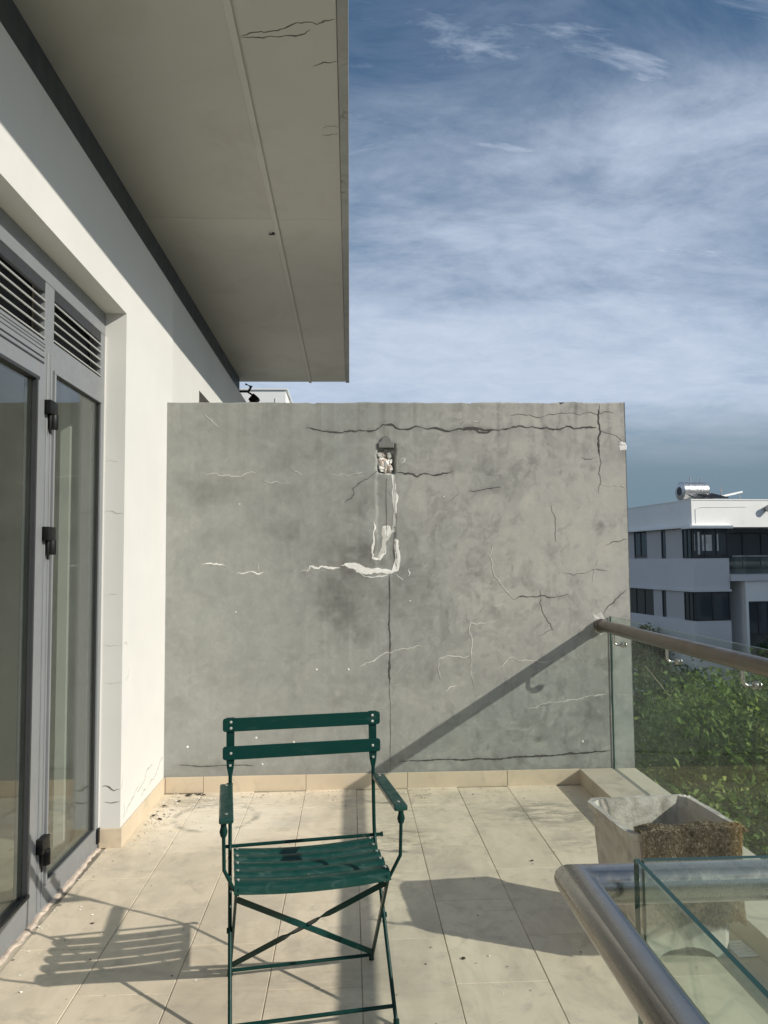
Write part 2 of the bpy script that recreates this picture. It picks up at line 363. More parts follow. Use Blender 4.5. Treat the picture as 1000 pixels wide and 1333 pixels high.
# cracks and filler lines on the party wall: (width, [(x, z), ...]) in metres; dots; stains (x, z, radius, amount)
DARK=[(0.012, [(-0.293, 2.407), (-0.185, 2.39), (0.019, 2.387), (0.182, 2.392), (0.23, 2.428), (0.298, 2.428), (0.36, 2.395), (0.62, 2.397), (0.661, 2.384), (0.978, 2.392), (0.783, 2.402), (0.917, 2.395), (1.118, 2.408), (1.286, 2.408), (1.421, 2.398), (1.59, 2.401), (1.709, 2.408)]), (0.004, [(1.103, 2.492), (1.288, 2.482), (1.423, 2.502), (1.592, 2.496), (1.711, 2.502), (1.83, 2.509)]), (0.01, [(1.733, 2.57), (1.727, 2.475), (1.735, 2.374), (1.719, 2.29), (1.727, 2.206)]), (0.004, [(1.727, 2.206), (1.717, 2.088), (1.713, 1.954)]), (0.005, [(1.725, 2.391), (1.826, 2.357), (1.909, 2.306)]), (0.01, [(0.313, 2.099), (0.425, 2.093), (0.463, 2.074), (0.507, 2.094), (0.616, 2.09), (0.684, 2.1), (0.719, 2.114)]), (0.006, [(0.214, 2.136), (0.152, 2.082), (0.071, 2.034), (0.023, 1.994), (0.032, 1.953), (0.016, 1.926), (-0.036, 1.895)]), (0.006, [(0.81, 1.975), (0.943, 1.988), (1.043, 1.998)]), (0.006, [(1.112, 1.233), (1.261, 1.248), (1.394, 1.246), (1.495, 1.268)]), (0.004, [(1.458, 1.41), (1.632, 1.418), (1.766, 1.423)]), (0.005, [(1.737, 1.589), (1.805, 1.621), (1.907, 1.637)]), (0.006, [(1.89, 1.29), (1.828, 1.241), (1.776, 1.193), (1.724, 1.128)]), (0.009, [(0.266, 1.409), (0.264, 1.141), (0.267, 0.886), (0.26, 0.672)]), (0.005, [(0.26, 0.667), (0.263, 0.43), (0.261, 0.203), (0.265, 0.128)]), (0.005, [(0.257, 2.065), (0.25, 1.866), (0.253, 1.658)]), (0.01, [(0.322, 0.172), (0.578, 0.177), (0.835, 0.177), (1.068, 0.182), (1.25, 0.189), (1.459, 0.2), (1.747, 0.215)]), (0.006, [(-1.132, 0.177), (-0.983, 0.164), (-0.843, 0.171), (-0.642, 0.162)]), (0.004, [(0.76, 1.959), (0.643, 1.893)]), (0.004, [(1.296, 1.304), (1.309, 1.14), (1.372, 1.026), (1.255, 0.978)]), (0.0035, [(1.204, 0.489), (1.362, 0.522)]), (0.004, [(1.382, 1.873), (1.406, 1.74), (1.41, 1.624)]), (0.004, [(1.592, 2.199), (1.669, 2.189), (1.713, 2.206)]), (0.004, [(1.779, 0.989), (1.771, 0.71), (1.768, 0.403), (1.764, 0.103)])]
WHITE=[(0.014, [(-0.288, 1.427), (-0.268, 1.47), (-0.175, 1.469), (-0.067, 1.462)]), (0.01, [(-0.061, 1.473), (-0.0, 1.478), (0.054, 1.472)]), (0.01, [(0.04, 1.433), (0.093, 1.402), (0.174, 1.396), (0.242, 1.405), (0.269, 1.424)]), (0.008, [(0.289, 1.422), (0.329, 1.39), (0.369, 1.366)]), (0.01, [(0.397, 1.45), (0.404, 1.423), (0.394, 1.396)]), (0.012, [(0.164, 1.776), (0.167, 1.708), (0.165, 1.627), (0.155, 1.52), (0.202, 1.512), (0.24, 1.553), (0.243, 1.597)]), (0.014, [(-0.986, 1.487), (-0.89, 1.49), (-0.826, 1.476)]), (0.01, [(-0.761, 1.421), (-0.665, 1.436), (-0.575, 1.435)]), (0.006, [(-0.617, 1.494), (-0.607, 1.435)]), (0.006, [(-0.342, 1.433), (-0.284, 1.439), (-0.271, 1.474)]), (0.007, [(0.059, 0.786), (0.157, 0.832), (0.206, 0.873), (0.271, 0.888), (0.401, 0.919), (0.499, 0.924)]), (0.007, [(1.01, 1.085), (0.894, 1.074), (0.812, 1.081), (0.801, 1.017), (0.82, 0.952), (0.809, 0.861), (0.808, 0.791), (0.828, 0.662)]), (0.008, [(0.809, 0.861), (0.694, 0.857), (0.596, 0.842), (0.585, 0.778), (0.607, 0.704)]), (0.007, [(0.626, 0.623), (0.73, 0.66)]), (0.006, [(1.014, 0.762), (1.071, 0.842), (1.186, 0.827), (1.285, 0.809), (1.351, 0.815)]), (0.008, [(1.196, 0.502), (1.279, 0.526), (1.411, 0.546), (1.56, 0.56), (1.627, 0.584), (1.726, 0.589)]), (0.005, [(-0.99, 2.091), (-0.828, 2.088), (-0.618, 2.113)]), (0.005, [(-0.585, 2.047), (-0.488, 2.044), (-0.39, 2.037)]), (0.005, [(-0.39, 2.119), (-0.309, 2.079)]), (0.004, [(-0.145, 2.088), (-0.014, 2.078), (0.117, 2.094)]), (0.005, [(-0.976, 2.503), (-0.927, 2.46), (-0.878, 2.404)]), (0.006, [(0.97, 1.611), (0.945, 1.529), (0.967, 1.431), (1.015, 1.348), (1.079, 1.266), (1.112, 1.233)]), (0.005, [(0.75, 2.402), (0.801, 2.449), (0.901, 2.442)]), (0.003, [(0.917, 2.425), (0.985, 2.476)]), (0.01, [(0.351, 2.19), (0.364, 2.197), (0.385, 2.194), (0.371, 2.177), (0.357, 2.163)]), (0.022, [(1.865, 2.293), (1.885, 2.3), (1.909, 2.286)]), (0.014, [(1.864, 2.263), (1.908, 2.269)]), (0.005, [(1.715, 2.021), (1.816, 2.014), (1.9, 1.987)]), (0.005, [(0.952, 1.192), (1.029, 1.201), (1.111, 1.217)]), (0.005, [(1.647, 1.342), (1.701, 1.506)]), (0.018, [(1.65, 1.125), (1.692, 1.093), (1.679, 1.011)]), (0.012, [(1.716, 1.0), (1.689, 0.99)])]
DOTS=[(-1.073, 0.293), (-0.624, 0.344), (-0.376, 0.311), (-0.224, 0.783), (-0.012, 0.78), (1.559, 0.28), (-0.583, 0.173), (-0.76, 1.171), (0.405, 1.232), (0.644, 1.936), (-0.737, 1.891)]
STAINS=[(-0.44, 1.974, 0.104, 0.5), (-0.465, 2.198, 0.094, 0.4), (-1.045, 1.977, 0.13, 0.35), (-0.928, 2.018, 0.146, 0.4), (-0.8, 1.996, 0.114, 0.35), (-1.133, 2.081, 0.104, 0.3), (-0.645, 1.871, 0.114, 0.25), (-0.131, 1.568, 0.208, 0.55), (0.076, 1.597, 0.156, 0.5), (-0.029, 1.324, 0.312, 0.45), (-0.183, 1.3, 0.156, 0.5), (0.229, 1.322, 0.312, 0.4), (-0.44, 1.715, 0.125, 0.4), (-0.129, 2.077, 0.312, 0.18), (0.13, 1.867, 0.156, 0.4), (0.336, 1.657, 0.156, 0.35), (0.761, 2.047, 0.094, -0.2), (0.973, 2.099, 0.135, 0.3), (1.024, 1.993, 0.073, 0.35), (0.625, 1.759, 0.208, 0.2), (1.127, 1.861, 0.182, -0.2), (0.86, 1.653, 0.26, 0.2), (1.533, 2.177, 0.073, -0.5), (1.509, 2.284, 0.104, 0.25), (1.815, 1.699, 0.104, -0.4), (1.769, 1.964, 0.208, -0.3), (1.601, 1.7, 0.156, -0.35), (1.651, 1.543, 0.208, -0.25), (1.834, 2.39, 0.13, -0.3), (1.753, 1.385, 0.156, -0.3), (1.284, 1.755, 0.312, -0.15), (1.174, 1.546, 0.208, -0.2), (0.533, 0.729, 0.156, 0.18), (0.539, 1.19, 0.364, 0.12), (-0.899, 1.359, 0.208, 0.1), (-1.047, 0.854, 0.312, 0.08), (1.573, 0.611, 0.312, 0.2), (1.359, 0.41, 0.312, 0.15), (0.999, 0.62, 0.26, 0.1), (0.537, 1.036, 0.156, 0.15), (-0.133, 1.146, 0.208, 0.3), (-0.056, 0.992, 0.13, 0.2), (-0.951, 1.667, 0.104, 0.2), (0.766, 2.391, 0.312, 0.15), (-0.388, 2.392, 0.416, 0.12), (-0.853, 2.393, 0.208, 0.12)]
SKINS=[([(0.22, 1.735), (0.265, 1.741), (0.289, 1.701), (0.274, 1.664), (0.244, 1.627), (0.248, 1.573), (0.209, 1.516), (0.182, 1.514), (0.202, 1.56), (0.219, 1.613), (0.214, 1.681)], 'putty_soft'), ([(0.224, 1.735), (0.272, 1.737), (0.285, 1.694), (0.257, 1.66), (0.237, 1.681)], 'putty'), ([(-0.038, 1.484), (0.013, 1.489), (0.074, 1.477), (0.148, 1.45), (0.215, 1.446), (0.269, 1.441), (0.298, 1.427), (0.282, 1.416), (0.222, 1.425), (0.161, 1.423), (0.107, 1.41), (0.047, 1.424), (0.02, 1.454), (-0.027, 1.465)], 'putty'), ([(0.289, 2.102), (0.316, 2.102), (0.317, 1.992), (0.319, 1.87), (0.309, 1.694), (0.289, 1.694), (0.295, 1.87), (0.292, 1.993)], 'putty'), ([(0.303, 1.653), (0.33, 1.64), (0.338, 1.558), (0.325, 1.431), (0.289, 1.422), (0.282, 1.435), (0.304, 1.444), (0.308, 1.572)], 'putty'), ([(0.214, 2.17), (0.276, 2.184), (0.302, 2.136), (0.295, 2.085), (0.241, 2.085), (0.214, 2.116)], 'putty_soft'), ([(1.865, 2.3), (1.909, 2.306), (1.915, 2.252), (1.87, 2.246)], 'putty'), ([(1.65, 1.125), (1.704, 1.14), (1.729, 1.093), (1.704, 0.979), (1.663, 1.011)], 'putty_soft')]

# ================================================================ setting
GZ = -7.2                                                    # street level
mb = MB(); mb.box(-900, 900, -600, 1500, GZ-.5, GZ)
MAT['ground'] = plain('street_ground', (.10, .105, .085), .95, var=.35, vscale=.3, bscale=3, bstr=.3)
tag(mb.build('ground', MAT['ground']), kind='structure')

# ---------------------------------------------------------------- terrace floor with its tiles
X0, X1, YB, YF = -1.325, 1.535, -1.6, 5.19
mb = MB(); mb.box(-1.42, 1.90, YB-.2, 5.36, -.42, -.0035)
floor = tag(mb.build('terrace_floor', MAT['grout']), kind='structure')
def tile_piece(w, l, cache={}):
    k = (round(w, 3), round(l, 3))
    if k not in cache:
        b = MB(); b.box(-w/2, w/2, -l/2, l/2, -.010, 0)
        o = b.build('tile', MAT['tile'], bevel=.0018, seg=1); cache[k] = o.data
        bpy.data.objects.remove(o)
    return cache[k]
gx = [.035 + .3335*k for k in range(-5, 6)]
for ci in range(len(gx)-1):
    a, b = max(gx[ci], X0), min(gx[ci+1], X1)
    if b-a < .03: continue
    y0 = (2.815 if ci % 2 == 0 else 3.15) - .668*8
    k = 0
    while y0 + .668*k < YF:
        c, d = max(y0+.668*k, YB), min(y0+.668*(k+1), YF-.002); k += 1
        if d-c < .04: continue
        g = .0032
        # tiles in front of the pillar stop at its face
        aa = a
        if a < -1.226 and c > 4.2: aa = -1.224
        if b - aa < .03: continue
        o = bpy.data.objects.new('tile', tile_piece(b-aa-g, d-c-g)); COL.objects.link(o)
        o.location = ((aa+b)/2, (c+d)/2, R.uniform(-.0009, .0009)); o.rotation_euler = (R.uniform(-.001, .001), R.uniform(-.0016, .0016), R.uniform(-.0016, .0016))
        o.parent = floor
# kerb along the outer glass
mb = MB(); mb.box(1.537, 1.90, YB-.2, 5.188, -.003, .088)
kerb = tag(mb.build('kerb', MAT['cement_plain']), kind='structure')
y = 5.186
while y > YB:
    l = .668
    b = MB(); b.box(1.530, 1.752, y-l+.003, y, .0, .100); b.build('coping_tile', MAT['kerb'], kerb, bevel=.003)
    b = MB(); b.box(1.780, 1.912, y-l+.003, y, .0, .097); b.build('coping_tile', MAT['kerb'], kerb, bevel=.003)
    y -= l

# ---------------------------------------------------------------- the house on the left
XW, XF = -1.226, -1.340
house = tag(empty('house', (-3.0, 2.0, 0)), 'white house with grey glazed doors opening on the terrace', 'house')
mb = MB()
mb.box(-1.46, XW, 4.234, 5.337, -.40, 3.42)                    # pillar
mb.box(-1.46, XW, -3.0, 4.234, 2.880, 3.42)                    # lintel wall
mb.box(-1.46, XW, -3.0, 0.55, -.40, 2.880)
wall = mb.build('front_wall', MAT['white_wall'], house)
mb = MB(); mb.box(-1.62, -1.385, -3.0, 9.70, 3.30, 3.838); mb.build('roof_beam', MAT['dark_band'], house)
# roof slab above, soffit panels below it
mb = MB(); mb.box(-6.5, -.002, -3.0, 9.915, 3.875, 4.08); slab = mb.build('roof', MAT['fascia'], house)
for (xa, xb) in ((-1.60, -.512), (-.486, -.043)):
    for (ya, yb) in ((-3.0, .30), (.304, 5.138), (5.142, 9.912)):
        b = MB(); b.box(xa, xb, ya, yb, 3.840+R.uniform(-.0008, .0008), 3.874); b.build('soffit_panel', MAT['soffit'], slab, bevel=.003, seg=1)
b = MB(); b.box(-.5165, -.4815, -3.0, 9.914, 3.824, 3.872); b.build('joint_strip', MAT['soffit'], slab, bevel=.003)
b = MB(); b.box(-.041, .008, -3.0, 9.918, 3.828, 4.12); fas = b.build('fascia', MAT['fascia'], slab, bevel=.004)
# room behind the doors
b = MB(); b.box(-6.0, -1.46, -3.0, 5.2, -.3, .012); b.build('room_floor', MAT['interior_floor'], house)
b = MB(); b.box(-6.0, -1.462, -3.0, 5.2, 2.93, 3.28); b.build('room_ceiling', MAT['interior'], house)
b = MB(); b.box(-6.2, -5.6, -3.0, 5.2, .012, 2.93); b.box(-5.6, -1.462, 4.62, 5.0, .012, 2.93); b.box(-5.6, -1.462, -3.0, -2.8, .012, 2.93)
b.build('room_wall', MAT['interior'], house)
b = MB(); b.box(-3.55, -3.0, 3.9, 4.618, .012, 2.3); b.box(-3.0, -2.985, 3.93, 4.25, .05, 2.26); b.box(-3.0, -2.985, 4.27, 4.59, .05, 2.26)
b.build('cupboard', MAT['wood'], house, bevel=.004)
b = MB(); b.box(-1.562, -1.512, 4.20, 4.619, .012, 2.93); b.build('sun_strip_pier', MAT['white_wall'], house)  # narrow pier added to catch sun as the bright strip behind the pane
# skirting on pillar: face and return
y = 4.228
while y < 5.17:
    l = min(.668, 5.176-y)
    b = MB(); b.box(XW, XW+.012, y, y+l-.003, 0, .100); b.build('skirting_tile', MAT['skirt'], house, bevel=.002); y += l
b = MB(); b.box(-1.334, XW+.012, 4.221, 4.2335, 0, .100); b.build('skirting_tile', MAT['skirt'], house, bevel=.002)

# ---- glazed doors
XB = -1.395
fr = MB()
fr.box(XB, XF, .55, 4.2335, 2.752, 2.8795)                     # head
fr.box(XB, XF, 4.168, 4.2335, 0, 2.752)                        # jamb stile
fr.box(XB, XF, 3.405, 3.505, 0, 2.752)                         # mullion
fr.box(XB, XF, 3.505, 4.168, 2.362, 2.505)                     # transom over sidelight
fr.box(XB, XF, .55, 3.405, 2.436, 2.485)                       # transom over doors
fr.box(XB, XF, 3.505, 4.168, .0, .118)                         # bottom rail
fr.box(XB, XF, .55, .60, 0, 2.436)
door_frame = fr.build('door_frame', MAT['frame'], house, bevel=.004)
b = MB()                                                       # proud lips and grooves of the profile
for (ya, yb, za, zb) in ((3.505, 4.168, 2.362, 2.378), (3.505, 4.168, .102, .118)): b.box(XF-.002, XF+.010, ya, yb, za, zb)
for (ya, yb) in ((3.505, 3.519), (4.154, 4.168)): b.box(XF-.002, XF+.010, ya, yb, .118, 2.362)
for yy in (3.428, 3.436, 3.474): b.box(XF-.001, XF+.004, yy, yy+.004, .02, 2.44)
for zz_ in (2.452, 2.466): b.box(XF-.001, XF+.004, .6, 3.405, zz_, zz_+.004)
b.build('glazing_bead', MAT['frame'], door_frame, bevel=.0015, seg=1)
b = MB(); b.box(XF-.016, XF-.009, 3.50, 4.172, .10, 2.37); b.build('pane', MAT['pane'], door_frame)
b = MB()
for (ya, yb, za, zb) in ((3.519, 4.154, 2.357, 2.362), (3.519, 4.154, .118, .123), (3.519, 3.523, .123, 2.357), (4.150, 4.154, .123, 2.357)): b.box(XF-.008, XF+.001, ya, yb, za, zb)
b.build('gasket', MAT['rubber'], door_frame)
for (ya, yb, z0, z1) in ((3.505, 4.168, 2.505, 2.752), (.60, 3.405, 2.485, 2.752)):
    b = MB(); b.box(XB-.03, XB-.006, ya, yb, z0, z1); b.build('louver_back', MAT['rubber'], door_frame)
    b = MB(); b.box(XF-.022, XF-.004, ya, yb, z1-.048, z1); b.build('louver_head', MAT['rubber'], door_frame)
    for k in range(5):
        zc = z0 + .022 + k*.0425
        b = MB(); b.bar([(XF-.016, ya+.002, zc), (XF-.016, yb-.002, zc)], .034, .0035, up=(.62, 0, .78)); 
        b.tube([(XF-.004, ya+.002, zc-.0105), (XF-.004, yb-.002, zc-.0105)], .0042, 8)
        b.build('louver_slat', MAT['louver'], door_frame, smooth=True)
def leaf(y0, y1):
    b = MB(); z0, z1 = .008, 2.430; s = .09
    b.box(XB+.006, XF+.006, y0, y0+s, z0, z1); b.box(XB+.006, XF+.006, y1-s, y1, z0, z1)
    b.box(XB+.006, XF+.006, y0+s, y1-s, z1-.125, z1); b.box(XB+.006, XF+.006, y0+s, y1-s, z0, .128)
    d = b.build('door_leaf', MAT['frame'], house, bevel=.004)
    b = MB()
    b.box(XF-.005, XF+.014, y0+s-.014, y1-s+.014, z1-.139, z1-.125); b.box(XF-.005, XF+.014, y0+s-.014, y1-s+.014, .128, .142)
    b.box(XF-.005, XF+.014, y1-s-.014, y1-s, .142, z1-.139); b.box(XF-.005, XF+.014, y0+s, y0+s+.014, .142, z1-.139)
    b.box(XF+.0055, XF+.009, y0+.02, y1-.02, z1-.055, z1-.048); b.box(XF+.0055, XF+.009, y0+.02, y1-.02, z1-.03, z1-.025)
    b.build('glazing_bead', MAT['rubber'], d)
    b = MB(); b.box(XF-.014, XF-.007, y0+s-.006, y1-s+.006, .12, z1-.12); b.build('pane', MAT['pane'], d)
    return d
leaf(2.390, 3.398); leaf(1.385, 2.386)
for zc in (2.165, 1.605, .270):
    b = MB(); yc = 3.452
    b.box(XF, XF+.030, yc-.048, yc+.038, zc-.002, zc+.058)
    b.tube([(XF+.020, yc+.016, zc-.064), (XF+.020, yc+.016, zc)], .020, 14)
    b.tube([(XF+.014, yc-.010, zc-.086), (XF+.014, yc-.010, zc-.0)], lambda i, n: .004 if i == 0 else .011, 10)
    b.build('hinge', MAT['black'], door_frame, smooth=True, bevel=.004)
b = MB(); b.box(XF-.004, XF+.012, 4.196, 4.232, .03, .105); b.build('door_stop', MAT['black'], door_frame, bevel=.003)
b = MB(); b.box(XF-.002, XF+.004, 4.2245, 4.2335, .10, 2.75); b.build('sealant_bead', MAT['white_wall'], door_frame)
# crumbling render strip under the frame
vs = []; n = 120; b = MB()
for i in range(n+1):
    yy = .56 + (4.22-.56)*i/n
    w = .020 + .005*math.sin(i*.37) + R.uniform(-.005, .006); h = .007 + R.uniform(-.004, .004)
    vs += [(XF-.02, yy, -.004), (XF-.02, yy, h), (XF+w*.6, yy, h*R.uniform(.7, 1.1)), (XF+w+R.uniform(-.003, .004), yy, -.004)]
b.add(vs, [(4*i+k, 4*i+k+1, 4*i+5+k, 4*i+4+k) for i in range(n) for k in range(3)])
b.build('threshold_mortar', MAT['plinth'], house)

# ---------------------------------------------------------------- ribbons for cracks and filler
def ribbon(mb, pts, width, O, ax, ay, nrm, lift, seed, rough=.45, taper=True, step=.012, relief=None, frac=.07):
    rr = random.Random(seed); P = [Vector(p) for p in pts]; Q = []
    for _ in range(4):                                          # fractal kinks
        N = [P[0]]
        for a, c in zip(P[:-1], P[1:]):
            d = c-a
            if d.length > .022: N.append(a.lerp(c, rr.uniform(.35, .65)) + Vector((-d.y, d.x))*rr.uniform(-frac, frac)*2)
            N.append(c)
        P = N
    for a, c in zip(P[:-1], P[1:]):
        k = max(1, int((c-a).length/step))
        for i in range(k): Q.append(a.lerp(c, i/k))
    Q.append(P[-1]); n = len(Q)
    if n < 3: Q = [P[0], P[0].lerp(P[-1], .5), P[-1]]; n = 3
    O, ax, ay, nrm = Vector(O), Vector(ax), Vector(ay), Vector(nrm)
    L = []; Rr = []; jx = 0; wv = 1.0
    for i, q in enumerate(Q):
        t = (Q[min(i+1, n-1)]-Q[max(i-1, 0)]); t = t.normalized() if t.length else Vector((1, 0)); nn = Vector((-t.y, t.x))
        jx = jx*.6 + rr.uniform(-1, 1)*width*rough*.7; wv = wv*.6 + .4*rr.uniform(.0, 2.1)
        e = min(1, (i+.25)/3.0, (n-1-i+.25)/3.0) if taper else 1
        w = width*.5*wv*max(.12, e)
        c = q + nn*jx*(.3 if i in (0, n-1) else 1)
        L.append(c+nn*w*rr.uniform(.6, 1.3)); Rr.append(c-nn*w*rr.uniform(.6, 1.3))
    vs = []
    for i in range(n):
        a = O + ax*L[i].x + ay*L[i].y; c = O + ax*Rr[i].x + ay*Rr[i].y
        if relief: a.y += relief(a.x, a.z); c.y += relief(c.x, c.z)
        mm = (a+c)/2 + nrm*lift
        vs += [a-nrm*.001, a+nrm*lift*.55, mm, c+nrm*lift*.55, c-nrm*.001]
    fs = [(5*i+k, 5*i+k+1, 5*i+6+k, 5*i+5+k) for i in range(n-1) for k in range(4)]
    fs += [(0, 1, 2, 3, 4), tuple(5*(n-1)+k for k in (4, 3, 2, 1, 0))]
    mb.add(vs, fs)
    return mb

# cracks on the pillar: the reveal (faces the camera) and the bright face
jamb = [[(-1.332, 2.06), (-1.30, 2.062), (-1.262, 2.056)], [(-1.335, 1.78), (-1.30, 1.785), (-1.27, 1.772), (-1.228, 1.774)], [(-1.33, 1.33), (-1.29, 1.336), (-1.25, 1.33)],
        [(-1.335, 1.06), (-1.29, 1.055), (-1.228, 1.06)], [(-1.32, .86), (-1.28, .858), (-1.228, .862)], [(-1.325, .315), (-1.30, .318), (-1.26, .296), (-1.228, .30)], [(-1.312, .235), (-1.27, .228), (-1.228, .24)]]
for i, pts in enumerate(jamb):
    ribbon(MB(), pts, .0035 if i < 5 else .007, (0, 4.2338, 0), (1, 0, 0), (0, 0, 1), (0, -1, 0), .0008, 50+i).build('crack', MAT['crack_pale'] if i < 5 else MAT['crack_soft'], wall)
face = [[(4.236, .30), (4.26, .31), (4.275, .34), (4.27, .37)], [(4.30, .13), (4.4, .17), (4.52, .20), (4.6, .24)], [(4.55, .19), (4.7, .21), (4.82, .26), (4.9, .25)], [(4.8, .15), (4.95, .17), (5.08, .22), (5.17, .24)],
        [(4.26, 1.06), (4.3, 1.07), (4.33, 1.05)], [(4.3, .86), (4.36, .88), (4.37, .92)], [(4.28, .13), (4.31, .18), (4.29, .21)], [(4.62, .14), (4.7, .16), (4.76, .15)]]
for i, pts in enumerate(face):
    ribbon(MB(), pts, .006, (XW+.0002, 0, 0), (0, 1, 0), (0, 0, 1), (1, 0, 0), .0008, 80+i).build('crack', MAT['crack_pale'], wall)
# cracks across the soffit
sof = [[(-.47, 3.30), (-.34, 3.27), (-.22, 3.21), (-.05, 3.18)], [(-.47, 3.31), (-.3, 3.30), (-.16, 3.25)], [(-.16, 3.50), (-.11, 3.47), (-.045, 3.46)], [(-.13, 4.02), (-.09, 4.0), (-.05, 4.01)], [(-.14, 4.09), (-.05, 4.07)]]
for i, pts in enumerate(sof):
    ribbon(MB(), pts, .006 if i < 3 else .004, (0, 0, 3.8385), (1, 0, 0), (0, 1, 0), (0, 0, -1), .0008, 120+i).build('crack', MAT['crack_soft'], slab)
b = MB(); b.tube([(-.53, 5.36, 3.842), (-.53, 5.36, 3.828)], .012, 10); b.tube([(-.53, 5.36, 3.83), (-.545, 5.35, 3.823), (-.56, 5.345, 3.826)], .006, 8)
b.build('hook_stub', MAT['crack'], slab, smooth=True)

# ---------------------------------------------------------------- neighbour's house beyond the party wall
nh = tag(empty('neighbour_house', (-2.5, 7.5, 0)), 'adjoining pale house wall beyond the cement party wall', 'house')
mb = MB()
mb.box(-1.46, XW-.003, 5.338, 6.30, -.40, 3.42); mb.box(-1.46, XW-.003, 6.30, 8.6, 2.915, 3.42); mb.box(-1.46, XW-.003, 8.6, 9.70, -.40, 3.42)
mb.build('front_wall', MAT['neigh_wall'], nh)
mb = MB(); mb.box(-1.45, -1.40, 6.30, 8.6, -.3, 2.915); mb.build('window', MAT['rubber'], nh)
mb = MB(); mb.box(-5.6, -1.462, 5.35, 9.7, -.3, 3.29); mb.build('house_body', MAT['neigh_wall'], nh)
mb = MB(); mb.box(-1.46, 1.9, 5.45, 9.7, -.42, -.004); mb.build('terrace_slab', MAT['kerb'], nh)
# lower storeys under both terraces
mb = MB(); mb.box(-6.0, 1.80, -3.0, 9.7, GZ-.1, -.425); mb.build('lower_storeys', MAT['neigh_wall'], house)
# floodlight on the beam end
fl = tag(empty('floodlight', (-1.21, 9.55, 3.5)), 'small black floodlight at the far end of the dark roof beam', 'floodlight')
b = MB(); b.bar([(-1.38, 9.42, 3.60), (-1.25, 9.42, 3.60), (-1.19, 9.42, 3.56)], .03, .02); b.tube([(-1.23, 9.40, 3.60), (-1.20, 9.40, 3.66), (-1.27, 9.40, 3.69)], .014, 8); b.build('arm', MAT['black'], fl, smooth=True)
b = MB(); b.bar([(-1.20, 9.42, 3.53), (-1.13, 9.42, 3.47)], .14, .10, up=(.6, 0, .8)); b.build('lamp_head', MAT['black'], fl, bevel=.008)
b = MB(); b.tube([(-1.33, 9.42, 3.57), (-1.36, 9.42, 3.47), (-1.30, 9.42, 3.42), (-1.22, 9.42, 3.46), (-1.15, 9.42, 3.43)], .014, 8); b.build('cable', MAT['black'], fl, smooth=True)

# ---------------------------------------------------------------- party wall
YWALL = 5.19
pw = tag(empty('party_wall', (.34, 5.26, 0)), 'tall grey cement party wall with cracks and white filler', 'wall')
WX0, WX1, WZ0, WZ1 = -1.232, 1.912, -.01, 2.583
nx, nz = 400, 330
xs = np.linspace(WX0, WX1, nx+1); zs = np.linspace(WZ0, WZ1, nz+1)
GX, GZz = np.meshgrid(xs, zs)
def vnoise(x, y, seed):
    rs = np.random.RandomState(seed); T = rs.rand(128, 128)
    xi = np.floor(x).astype(int); yi = np.floor(y).astype(int); fx = x-xi; fy = y-yi
    fx = fx*fx*(3-2*fx); fy = fy*fy*(3-2*fy); g = lambda a, c: T[a % 128, c % 128]
    return (g(xi, yi)*(1-fx)+g(xi+1, yi)*fx)*(1-fy)+(g(xi, yi+1)*(1-fx)+g(xi+1, yi+1)*fx)*fy
def fbm(x, y, seed, o=5):
    s = 0; a = .5
    for k in range(o): s = s+a*vnoise(x*2**k, y*2**k, seed+k); a *= .5
    return s
ns = fbm(GX*7, GZz*7, 3); ns2 = fbm(GX*22+5, GZz*22, 9, 4)
stain = np.zeros_like(GX)
for (cx, cz, rr, am) in STAINS:
    d = np.sqrt(((GX-cx)/rr)**2*.8+((GZz-cz)/rr)**2*1.1) + (ns-.48)*1.5
    stain += am*1.0*np.clip(1.15-d-(ns2-.47)*1.4, 0, 1)*(.2+1.5*ns2)
# trowel patches and pale rings on the right-hand part
rs = np.random.RandomState(5)
for k in range(95):
    cx = rs.uniform(.15, 1.88); cz = rs.uniform(1.1, 2.45); rr = rs.uniform(.03, .10)
    d = np.sqrt(((GX-cx)/rr)**2+((GZz-cz)/(rr*rs.uniform(.7, 1.4)))**2) + (ns-.48)*1.6
    am = rs.uniform(-.55, .45); d = d*1.3-.2
    if rs.rand() < .25: stain += am*.4*np.clip(1-abs(d-.75)*2.6, 0, 1)*(ns2 > .45)
    else: stain += am*.8*np.clip(1-d, 0, 1)
for k in range(70):
    cx = rs.uniform(-1.2, 1.88); cz = rs.uniform(.1, 2.5); rr = rs.uniform(.03, .12)
    d = np.sqrt(((GX-cx)/rr)**2+((GZz-cz)/(rr*rs.uniform(.5, 1.2)))**2) + (ns-.48)*1.9
    stain += rs.uniform(-.12, .30)*np.clip(1.15-d*1.2, 0, 1)
# drips from the coping
dr = np.clip(fbm(GX*26+fbm(GX*5, GZz*3, 40)*.6, GZz*.5, 21, 3)-.46, 0, 1)*3.0
stain += dr*np.clip((GZz-2.583+.30+.35*fbm(GX*3, GX*0, 55))/.35, 0, 1)*.75*np.where(GX > -.2, 1.0, .55)
stain += dr*np.exp(-((GX-.12)/.28)**2)*np.clip(1-abs(GZz-1.9)/.6, 0, 1)*.28
stain -= np.exp(-((GX-.05)/.2)**2)*np.clip(1-abs(GZz-.95)/.45, 0, 1)*np.clip(fbm(GX*30, GZz*1.0, 77, 3)-.45, 0, 1)*2.0
